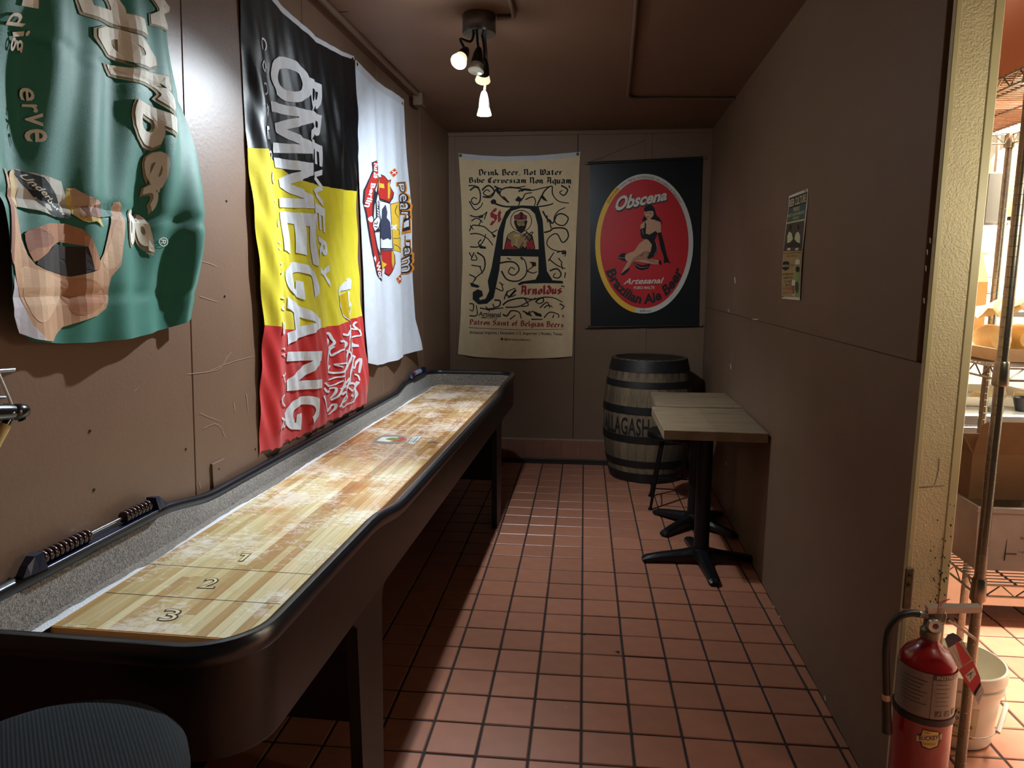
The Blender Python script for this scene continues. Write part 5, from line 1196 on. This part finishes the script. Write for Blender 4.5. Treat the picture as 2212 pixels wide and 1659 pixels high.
for t_, qq in (('FIRE', [(478,1386),(512,1392),(512,1402),(478,1397)]), ('EQUIPMENT', [(462,1468),(560,1472),(558,1485),(462,1482)])):
    q = [cyl_from_px(*p) for p in ex(qq)]; vs, fs, _ = glyphs(t_, .0); g_ = bil(q); _finish2('lettering', [g_(a,b) for a,b in vs], fs, None, 0, ink('#5a2418'), shd, 4, None, cylmap(ER+.0018))
E3 = lambda x, y, Y: ony(*ex([(x,y)])[0], Y)
# handle, lever, gauge, pin, hose
A, B_ = E3(490,470,1.752), E3(890,462,1.742)
def bar(a, b, w, h, name, m, taper=1):
    d = (b-a).normalized(); s_ = Vector((0,1,0)); s_ = (s_-d*s_.dot(d)).normalized(); u = d.cross(s_)
    vs = [p+s_*(x*w*k)+u*(y*h) for p, k in ((a,1),(b,taper)) for x, y in ((-1,-1),(1,-1),(1,1),(-1,1))]
    return MB().add(vs, [(0,1,2,3),(4,5,6,7)]+[(i,(i+1)%4,4+(i+1)%4,4+i) for i in range(4)]).build(name, m, fe)
bar(A, B_, .011, .0075, 'top_lever', ALU)
bar(E3(640,540,1.755), E3(850,690,1.752), .009, .003, 'carry_handle', ALU)
bar(E3(495,500,1.76), E3(680,520,1.76), .012, .014, 'lever_bracket', mat('valve_metal', '#6b665c'))
gp = E3(558,600,1.725); gg = MB().lathe([(0,.016),(.010,.017),(.012,.016),(.012,.0145)], gp+Vector((0,.012,0)), (0,-1,0), 24).build('pressure_gauge', ALU, fe)
MB().lathe([(0,.0148),(.001,.0)], gp+Vector((0,.0005,0)), (0,-1,0), 24).build('gauge_face', ink('#6e2028', .3), gg)
PIN = mat('pin_steel', '#a8a49a', .3, 1)
for k in range(2):
    rc = E3(612,550+10*k,1.728); MB().tube([rc+Vector((.006*math.cos(a)+.003*math.sin(a), .002*k, .019*math.sin(a))) for a in [i*math.pi/10 for i in range(21)]], .0011, 6).build('pin_ring', PIN, fe)
MB().tube(catmull([E3(575,480,1.735),E3(585,430,1.732),E3(620,408,1.73),E3(665,395,1.73),E3(620,415,1.728),E3(590,450,1.728)], 5), .0010, 5).build('tamper_seal', ink('#c5323a'), fe)
MB().tube([E3(490,515,1.755), E3(415,505,1.752)], .0085, 14).build('hose_ferrule', ALU, fe)
hp = catmull([E3(430,505,1.752),E3(370,500,1.75),E3(290,525,1.748),E3(215,610,1.745),E3(190,720,1.742),E3(185,850,1.742),E3(188,980,1.742),E3(190,1120,1.742)], 6)
MB().tube(hp, .0088, 14).build('hose', RUB, fe)
MB().tube([E3(186,1105,1.742), E3(188,1155,1.742)], .0096, 14).build('hose_clip', mat('tan_clip', '#c39a78', .5), fe)
MB().tube([E3(188,1150,1.742), E3(192,1300,1.742), E3(195,1390,1.742)], [.0105,.011,.0125], 14).build('nozzle', RUB, fe)
bk = MB().box((.835,1.836,.60), (.857,1.8425,.712), bev=.003).build('hanger_bracket', mat('rusty_bracket', '#6b5a48', .6, .5, var=.3, scale=40), fe)
for z in (.694,.668): MB().lathe([(0,.0055),(.003,.004)], Vector((.846,1.836,z)), (0,-1,0), 10).build('bracket_screw', SCREW, bk)
# inspection tag hanging from the pin
tg = thing('inspection_tag', 'red, white and blue paper inspection tag hanging from the fire extinguisher', 'tag', E3(655,660,1.70))
YT = 1.70
def tg3(u, v): return Vector((u, YT+.006*math.sin((v-.4)*20), v))
class TS(Surf):
    def to2(s, px, py): p = ony(px, py, YT); return (p.x, p.z)
    def to3(s, u, v, e=0): return tg3(u,v)+Vector((0,-e,0))
ts = TS('B')
W_ = ink('#d9d4cc', .5); RR = ink('#c8323a', .5); BB = ink('#1f3357', .5)
tag_out = [(622,690),(640,655),(680,640),(720,660),(745,690),(830,840),(930,1090),(885,1195),(830,1090),(740,940),(650,770)]
fill(ts, 'card', ex(tag_out), W_, tg, e=0, step=.02)
fill(ts, 'card_back', ex(tag_out), W_, tg, e=-.0008, step=.02)
for l, m_ in (([(622,690),(640,655),(680,640),(720,660),(748,692),(652,758)], BB), ([(652,758),(680,738),(800,900),(775,880),(765,905),(740,930)], None), ([(700,718),(722,705),(830,850),(765,905)], RR), ([(740,930),(836,860),(870,920),(900,990),(905,1040),(850,1110),(790,1030)], RR)):
    if m_: fill(ts, 'printed_field', ex(l), m_, tg, e=.0006, step=.02)
fill(ts, 'printed_box', ex([(785,975),(845,910),(870,965),(820,1030)]), W_, tg, e=.0010, step=.02)
fill(ts, 'printed_bar', ex([(850,1105),(900,1030),(905,1050),(858,1130)]), ink('#1a1614'), tg, e=.0011, step=.02)
strokes(ts, 'printed_rules', [ex([(670,790+0),(740,905)]), ex([(690,770),(755,890)]), ex([(740,715),(810,850)]), ex([(755,705),(820,830)]), ex([(770,750),(800,800)]), ex([(865,1130),(915,1080)]), ex([(875,1160),(925,1095)]), ex([(660,705),(700,690)]), ex([(665,725),(715,700)])], ink('#8d867c'), tg, e=.0012, step=.02, wpx=1.0)
strokes(ts, 'printed_icon', [ex([(830,950),(825,1000)]), ex([(800,975),(845,945)])], LK, tg, e=.0014, step=.02, wpx=2)

# ------------------------------------------------------------------ kitchen seen past the wall end
CHR2 = mat('worn_chrome_wire', '#8f897c', .35, .9, var=.2, scale=30); POSTM = mat('chrome_post', '#7d776b', .3, .95, var=.15, scale=25)
rk = thing('wire_shelving_rack', 'chrome wire shelving rack with grooved posts just past the cream wall end', 'shelving rack', (1.3,2.4,0))
RX0, RX1, RY0, RY1 = 1.078, 1.53, 1.95, 2.86
for x in (RX0, RX1):
    for y in (RY0, RY1):
        prof = [(0,.0125)]; z = .03
        while z < 2.2: prof += [(z-.0006,.0135),(z,.0128),(z+.0006,.0135)]; z += .0254
        MB().lathe([(0.0,.013)]+prof[1:]+[(2.22,.013)], (x,y,0), (0,0,1), 14).build('post', POSTM, rk)
for z in (.615, 1.205, 1.955):
    for x in (RX0, RX1):
        for y in (RY0, RY1): MB().lathe([(-.032,.0175),(-.028,.020),(.028,.0175),(.032,.0155)], (x,y,z), (0,0,1), 16).build('shelf_collar', POSTM, rk)
    m_ = MB()
    for (a, b_) in (((RX0,RY0),(RX1,RY0)),((RX1,RY0),(RX1,RY1)),((RX1,RY1),(RX0,RY1)),((RX0,RY1),(RX0,RY0))):
        A, B_ = Vector((*a,z)), Vector((*b_,z))
        for dz in (.014,-.018): m_.tube([A+Vector((0,0,dz)), B_+Vector((0,0,dz))], .0032, 6)
        n = int((B_-A).length/.035); m_.tube([A.lerp(B_, (i+.5)/n)+Vector((0,0,.014 if i % 2 else -.018)) for i in range(n)], .0022, 5, False)
    sf = m_.build('shelf_truss', CHR2, rk)
    g_ = MB(); n = 42
    for i in range(n):
        y = RY0+.012+(RY1-RY0-.024)*i/(n-1); g_.tube([(RX0,y,z+.018),(RX1,y,z+.018)], .0019, 5)
    for k in range(3):
        x = RX0+.1+.13*k; g_.tube([(x,RY0,z+.013),(x,RY1,z+.013)], .003, 5)
    tag(g_.build('wire_deck', CHR2, sf), kind='stuff')
# white pail on the floor
PLW = mat('white_pail_plastic', '#e0ddcc', .4, var=.04, scale=8)
PC_ = Vector((1.208,2.262,0)); 
pa = thing('pickle_pail', 'white plastic pail with a paper label standing on the kitchen floor', 'bucket', PC_)
MB().lathe([(.004,0),(.004,.108),(.012,.113),(.178,.126),(.180,.134),(.200,.136),(.202,.128),(.212,.129),(.214,.138),(.236,.140),(.250,.136),(.252,.130),(.236,.128),(.02,.108),(.018,0)], PC_, (0,0,1), 48).build('shell', PLW, pa)
pmap = lambda r: (lambda t, z: PC_+Vector(((r+.075*z)*math.sin(math.radians(t)), -(r+.075*z)*math.cos(math.radians(t)), z)))
def plab(n, l, m_, r, par=pa, f=None):
    vs, tr = fill2([l]); return _finish2(n, vs, tr, None, 0, m_, par, 6, None, pmap(r))
pl_ = plab('paper_label', [(-60,.045),(6,.045),(6,.150),(-60,.150)], ink('#c9bd98', .6), .1135)
plab('label_stripe', [(-60,.047),(2,.047),(2,.053),(-60,.053)], ink('#a5502f'), .1139, pl_)
for t_, z0, z1, a0, a1, m_ in (('Valley', .125,.142,-42,-8, LK), ('& York', .108,.124,-38,-10, LK), ('DILL PICKLES', .082,.092,-45,0, LK), ('kosher', .098,.102,-40,-18, ink('#a5502f'))):
    vs, fs, _ = glyphs(t_, .01, .1); _finish2('lettering', [(a0+(a1-a0)*a, z0+(z1-z0)*b) for a,b in vs], fs, None, 0, m_, pl_, 6, None, pmap(.1140))
bail = [PC_+Vector((.138*math.cos(a), .138*math.sin(a), .17-.10*math.sin(-a)*1.0)) for a in [math.radians(-180+10*i) for i in range(19)]]
MB().tube([p+Vector((0,-.008,0)) for p in bail], .0018, 6).build('wire_bail', CHR2, pa)
MB().tube([bail[12]+Vector((0,-.010,0)), bail[16]+Vector((0,-.010,0))], .007, 10).build('bail_grip', PLW, pa)

# food container on the lower shelf
PLT = mat('frosted_container', '#c9bdb0', .35, var=.14, scale=9, trans=.25)
fb = thing('food_container', 'frosted plastic food box with volume marks on the lower rack shelf', 'container', (1.22,2.3,.637))
x0,x1,y0,y1,z0,z1 = 1.100,1.262,2.03,2.42,.636,.822
def tub(name, x0,x1,y0,y1,z0,z1, ins, m, par, t=.004):
    o = [(x0+ins,y0+ins),(x1-ins,y0+ins),(x1-ins,y1-ins),(x0+ins,y1-ins)]; p = [(x0,y0),(x1,y0),(x1,y1),(x0,y1)]
    i1 = [(x0+t,y0+t),(x1-t,y0+t),(x1-t,y1-t),(x0+t,y1-t)]; i0 = [(x0+ins+t,y0+ins+t),(x1-ins-t,y0+ins+t),(x1-ins-t,y1-ins-t),(x0+ins+t,y1-ins-t)]
    vs = [(*q,z0) for q in o]+[(*q,z1) for q in p]+[(*q,z1) for q in i1]+[(*q,z0+t) for q in i0]
    fs = [(3,2,1,0)]+[(4*j+i,4*j+(i+1)%4,4*j+4+(i+1)%4,4*j+4+i) for j in range(3) for i in range(4)]+[(12,13,14,15)]
    return MB().add(vs, fs).build(name, m, par)
tub('box', x0,x1,y0,y1,z0,z1,.012,PLT,fb)
MB().box((x0-.004,y0-.004,z1-.016), (x1+.004,y0+.001,z1), bev=.002).build('rim', PLT, fb)
MB().box((x0+.03,y0+.02,z0+.01), (x1-.03,y1-.05,z0+.075), bev=.012).build('contents', mat('yellow_contents', '#b98a2c', .7, var=.3, scale=25), fb)
SBX = Surf('B', YB-(y0+.004))
for dz in (.05,.09,.13): MB().box((x1-.075,y0+.0005+.006,z0+dz), (x1-.045,y0+.0085,z0+dz+.0015)).build('volume_mark', LK, fb)
MB().box((x1-.076,y0+.006,z0+.03), (x1-.0745,y0+.0085,z0+.15)).build('volume_mark', LK, fb)
for k, t_ in enumerate(('1qt','2qt','3qt')):
    vs, fs, _ = glyphs(t_); b0 = z0+.054+.04*k; _finish2('lettering', [(x1-.042+.016*a, b0+.008*b) for a,b in vs], fs, None, 0, LK, fb, 0, None, lambda u,v: Vector((u, y0+.0045, v)))
# open cardboard cartons on top of it
CARD = mat('brown_cardboard', '#7d5c3c', .8, var=.08, scale=12); CARD2 = mat('tan_cardboard', '#c08c4c', .8, var=.08, scale=12)
def carton(label, x0,x1,y0,y1,z0,z1, m, flaps, rz=0):
    t = thing('cardboard_carton', label, 'box', ((x0+x1)/2,(y0+y1)/2,z0))
    tub('body', x0,x1,y0,y1,z0,z1,.0,m,t,.004)
    for e, ln, ang in flaps:
        P = {'f': [(x0,y0),(x1,y0)], 'b': [(x1,y1),(x0,y1)], 'l': [(x0,y1),(x0,y0)], 'r': [(x1,y0),(x1,y1)]}[e]
        d = Vector((*P[1],0))-Vector((*P[0],0)); nn = Vector((d.y,-d.x,0)).normalized(); u = nn*math.cos(ang)+Vector((0,0,1))*math.sin(ang)
        a, b_ = Vector((*P[0],z1)), Vector((*P[1],z1)); w_ = u.cross(d.normalized())*.003
        q = [a,b_,b_+u*ln*.9-d*.04,b_+u*ln-d*.12,a+u*ln+d*.12,a+u*ln*.9+d*.04]
        k = len(q); MB().add(q+[p+w_ for p in q], [tuple(range(k)), tuple(range(k,2*k))[::-1]]+[(i,(i+1)%k,k+(i+1)%k,k+i) for i in range(k)]).build('flap', m, t)
    return t
carton('open brown cardboard carton standing on the frosted food box', 1.108,1.30,2.10,2.40,.824,.955, CARD, (('f',.10,1.35),('l',.09,1.1)))
carton('tan cardboard carton with raised flap at the right edge of the rack', 1.315,1.50,2.02,2.40,.640,.955, CARD2, (('f',.14,1.2),))
# tray, bread and paper on the middle shelf
tr = thing('bread_tray', 'tan bread tray on the middle rack shelf', 'tray', (1.28,2.4,1.226))
BRD = mat('tan_tray', '#d2b890', .6, var=.12, scale=14)
tub('tray', 1.10,1.50,2.02,2.50,1.226,1.262,.02,BRD,tr,.006)
for k in range(3): MB().lathe([(-.09,0),(-.085,.025),(-.05,.038),(0,.042),(.05,.038),(.085,.025),(.09,0)], (1.20+.10*k,2.24+.04*k,1.275), (.2,1,0), 14).build('bread_loaf', mat('pale_bread', '#d9bd86', .8, var=.1, scale=20), tr)
pp = thing('paper_sheet', 'crumpled tan parchment sheet on the middle rack shelf', 'paper', (1.3,2.2,1.264))
n = 12; vs = [(1.17+.30*i/n, 2.04+.30*j/n, 1.365+.035*math.sin(i*.9+j*.5)*math.cos(j*.7)+.05*(i/n)*(1-j/n)) for j in range(n+1) for i in range(n+1)]
MB().add(vs+[(a,b,c_+.0015) for a,b,c_ in vs], [(j*(n+1)+i,j*(n+1)+i+1,(j+1)*(n+1)+i+1,(j+1)*(n+1)+i) for j in range(n) for i in range(n)]+[((n+1)**2+j*(n+1)+i,(n+1)**2+(j+1)*(n+1)+i,(n+1)**2+(j+1)*(n+1)+i+1,(n+1)**2+j*(n+1)+i+1) for j in range(n) for i in range(n)], True).build('sheet', mat('parchment', '#dcc08e', .7), pp)
carton('closed tan carton at the back of the middle rack shelf', 1.10,1.34,2.55,2.80,1.266,1.44, mat('kraft_carton', '#a8855a', .75), (('f',.12,1.9),))
# bins on the top shelf
OR = mat('orange_bin_plastic', '#d88a62', .4, coat=.2)
for k, (y0, lab) in enumerate(((2.00,'orange plastic bin at the front of the top rack shelf'),(2.44,'orange plastic bin at the back of the top rack shelf'))):
    bn = thing('plastic_bin', lab, 'bin', (1.28,y0+.2,1.975), 'orange bins on the top rack shelf')
    tub('bin', 1.10,1.49,y0,y0+.40,1.976,2.30,.03,OR,bn,.005)
    MB().box((1.085,y0-.012,2.20), (1.505,y0+.01,2.235), bev=.006).build('rim', OR, bn); MB().box((1.085,y0,2.20), (1.112,y0+.40,2.235), bev=.006).build('rim', OR, bn)
# steel counter farther in, with its over-shelf posts
STL = mat('stainless_steel', '#a7a59c', .3, .95, var=.08, scale=6)
kc = thing('steel_counter', 'stainless steel kitchen counter behind the shelving rack', 'counter', (2.0,3.2,0))
MB().box((1.25,2.95,.87), (2.9,3.75,.92), bev=.006).build('worktop', STL, kc); MB().box((1.28,3.0,.10), (2.88,3.72,.87), bev=.004).build('cabinet', STL, kc)
MB().box((1.25,2.945,.80), (2.9,2.955,.87), bev=.002).build('apron', STL, kc)
for x in (1.66, 2.6):
    ps = MB().lathe([(.92,.03),(.94,.03),(.95,.013),(1.66,.013)], (x,3.02,0), (0,0,1), 14).build('riser_post', POSTM, kc)
MB().box((1.3,2.98,1.30), (2.9,3.74,1.33), bev=.005).build('over_shelf', STL, kc)
def sack(label, c, s, m, printed=None):
    t = thing('flour_sack', label, 'sack', (c[0],c[1],c[2]-s[2]))
    vs = []; fs = []; nu, nv = 20, 10
    for j in range(nv+1):
        v = -math.pi/2+math.pi*j/nv
        for i in range(nu):
            u = 2*math.pi*i/nu; cu = abs(math.cos(u))**.6*math.copysign(1,math.cos(u)); su = abs(math.sin(u))**.6*math.copysign(1,math.sin(u)); cv = max(0,math.cos(v))**.7
            w_ = 1+.05*math.sin(5*u+3*v)
            vs.append((c[0]+s[0]*cu*cv*w_, c[1]+s[1]*su*cv*w_, c[2]+s[2]*math.sin(v)))
    for j in range(nv):
        for i in range(nu): fs.append((j*nu+i,j*nu+(i+1)%nu,(j+1)*nu+(i+1)%nu,(j+1)*nu+i))
    MB().add(vs, fs, True).build('bag', m, t)
    if printed:
        g2 = bil([(c[0]-s[0]*.7,c[2]+s[2]*.5),(c[0]+s[0]*.5,c[2]+s[2]*.5),(c[0]+s[0]*.5,c[2]-s[2]*.1),(c[0]-s[0]*.7,c[2]-s[2]*.1)]); vs, fs, _ = glyphs(printed, .02, .2)
        _finish2('lettering', [g2(a,b) for a,b in vs], fs, None, 0, ink('#2a4a9a'), t, 0, None, lambda u,v: Vector((u, c[1]-s[1]*1.06, v)))
    return t
PAPB = mat('kraft_sack_paper', '#b9a58a', .75, var=.1, scale=10); WPAP = mat('white_sack_paper', '#d3cfc2', .7, var=.06, scale=10)
sack('lower flat white flour sack on the steel over-shelf', (1.76,3.54,1.3615), (.17,.17,.030), WPAP)
sack('upper flat white flour sack on the steel over-shelf', (1.76,3.54,1.4230), (.17,.17,.030), WPAP)
sack('rumpled kraft sack lying on the white flour sacks', (1.76,3.54,1.5060), (.18,.16,.051), PAPB)
sack('kraft sack with blue lettering standing on the pile', (1.75,3.56,1.6400), (.16,.14,.081), PAPB, 'no')
bp_ = thing('blue_packet', 'bright blue snack packet on top of the sacks', 'packet', (1.79,3.5,1.723)); MB().box((1.70,3.44,1.7225), (1.90,3.58,1.80), bev=.02).build('packet', mat('blue_packet', '#1f56c8', .35), bp_)
MB().box((1.74,3.437,1.745), (1.84,3.4405,1.775)).build('packet_label', ink('#dfe6f2'), bp_)
# bowl and tubs on the counter
bo = thing('black_bowl', 'black plastic bowl standing on the steel counter', 'bowl', (1.40,2.99+.09,.921)); MB().lathe([(0,0),(0,.05),(.01,.055),(.10,.095),(.104,.095),(.10,.088),(.012,.048),(.010,0)], (1.44,3.07,.921), (0,0,1), 28).build('bowl', mat('black_plastic', '#14161a', .3), bo)
sd = thing('sauce_cup', 'small black sauce cup on the steel counter', 'cup', (1.80,3.05,.921)); MB().lathe([(0,0),(0,.035),(.05,.048),(.054,.05),(.052,.044),(.01,.032),(.008,0)], (1.80,3.06,.921), (0,0,1), 24).build('cup', mat('black_plastic', '#14161a'), sd); MB().lathe([(.038,.042),(.042,.03),(.043,0)], (1.80,3.06,.921), (0,0,1), 20).build('sauce', ink('#b04a4a'), sd)
dw = thing('dough_tray', 'pale tray of dough rounds on the steel counter', 'tray', (1.66,3.3,.921))
tub('tray', 1.50,1.98,3.14,3.55,.921,.96,.01,mat('white_tray', '#d9d6c4', .4),dw,.005)
for k in range(5): MB().lathe([(0,.05),(.02,.055),(.04,.045),(.05,0)], (1.57+.085*k,3.25+.1*(k % 2),.926), (0,0,1), 16).build('dough_round', mat('dough', '#e3d8a8', .7), dw)
# heat lamps hanging over the counter
SHD = mat('enamel_lamp_shade', '#d9b877', .3, coat=.3)
BULB = mat('warm_heat_bulb', '#fff0c0', .3, emit=30, ecol='#ffd890')
for k, (x, y, lab) in enumerate(((1.69,3.08,'cream perforated heat lamp shade hanging behind the rack post'),(2.35,3.08,'cream heat lamp shade hanging farther inside the kitchen'))):
    hl = thing('heat_lamp', lab, 'lamp', (x,y,1.69), 'kitchen heat lamps')
    shd_ = MB().lathe([(1.690,.118),(1.695,.120),(1.84,.120),(1.90,.110),(1.945,.084),(1.97,.042),(1.975,.014),(1.975,.010),(1.94,.078),(1.89,.105),(1.695,.116),(1.690,.116)], (x,y,0), (0,0,1), 36).build('shade', SHD, hl)
    for r_i in range(5):
        for c_i in range(7):
            a = math.radians(-150+c_i*24); MB().lathe([(0,.0052),(.0012,.0045)], (x+.1203*math.cos(a), y+.1203*math.sin(a), 1.775+.017*r_i), (math.cos(a),math.sin(a),0), 8).build('light_slot', mat('glowing_slot', '#fff2cc', emit=7, ecol='#ffe6b0'), shd_)
    MB().lathe([(1.72,0),(1.722,.03),(1.76,.045),(1.80,.035),(1.85,.02),(1.90,.02)], (x,y,0), (0,0,1), 20).build('bulb', BULB, hl)
    MB().tube([(x,y,1.974),(x,y,ZC)], .006, 8).build('cord', RUB, hl)
    ld = bpy.data.lights.new('heat_bulb', 'POINT'); ld.energy = KITCHEN_W*.35; ld.color = (1,.89,.68); ld.shadow_soft_size = .05
    lo = bpy.data.objects.new('heat_bulb', ld); C.objects.link(lo); lo.parent = hl; lo.location = (0,0,-.005)
# grey control box and white strip tube
gb = thing('control_box', 'grey metal control box beside the heat lamp', 'box', (1.525,2.92,1.66)); MB().tube([(1.525,2.93,1.84),(1.525,2.93,ZC)], .006, 8).build('hanging_rod', STL, gb); MB().box((1.485,2.90,1.655), (1.565,2.96,1.845), bev=.006).build('housing', mat('grey_box', '#5a564c', .5, .3), gb); MB().box((1.48,2.896,1.650), (1.57,2.9005,1.660)).build('lip', STL, gb)
# kitchen ceiling light: a troffer farther inside
tl = thing('kitchen_ceiling_light', 'fluorescent ceiling light inside the kitchen', 'ceiling light', (2.0,2.7,ZC))
MB().box((1.4,2.4,ZC-.05), (2.6,3.0,ZC), bev=.005).build('housing', KW, tl); MB().box((1.44,2.44,ZC-.054), (2.56,2.96,ZC-.049)).build('diffuser', mat('warm_diffuser', '#fff3da', .5, emit=9, ecol='#ffe9c0'), tl)
ld = bpy.data.lights.new('troffer', 'AREA'); ld.shape = 'RECTANGLE'; ld.size = 1.1; ld.size_y = .5; ld.energy = KITCHEN_W*1.6; ld.color = (1,.97,.88)
lo = bpy.data.objects.new('troffer', ld); C.objects.link(lo); lo.parent = tl; lo.location = (0,0,-.058)
# unseen globe lamp, added near the kitchen entrance to light the cream wall end
bl_ = thing('added_globe_lamp', 'unseen warm globe lamp added to light the cream wall end, right of the viewpoint', 'lamp', (1.22,1.44,1.76))
MB().lathe([(-.07,0),(-.06,.035),(-.03,.063),(0,.07),(.03,.063),(.06,.035),(.07,.02)], (1.22,1.44,1.76), (0,0,1), 24).build('globe', mat('opal_globe', '#fff0d8', .4, emit=6, ecol='#ffe2b0'), bl_)
MB().lathe([(.066,.026),(.11,.022),(.115,.006)], (1.22,1.44,1.76), (0,0,1), 20).build('lamp_cap', BLKM, bl_)
MB().tube([(1.22,1.44,1.87),(1.22,1.44,ZC)], .004, 8).build('cord', BLKM, bl_)
ld = bpy.data.lights.new('added_globe_bulb', 'POINT'); ld.energy = 8.0; ld.color = (1,.95,.78); ld.shadow_soft_size = .05
lo = bpy.data.objects.new('added_globe_bulb', ld); C.objects.link(lo); lo.parent = bl_; lo.location = (0,0,-.13)
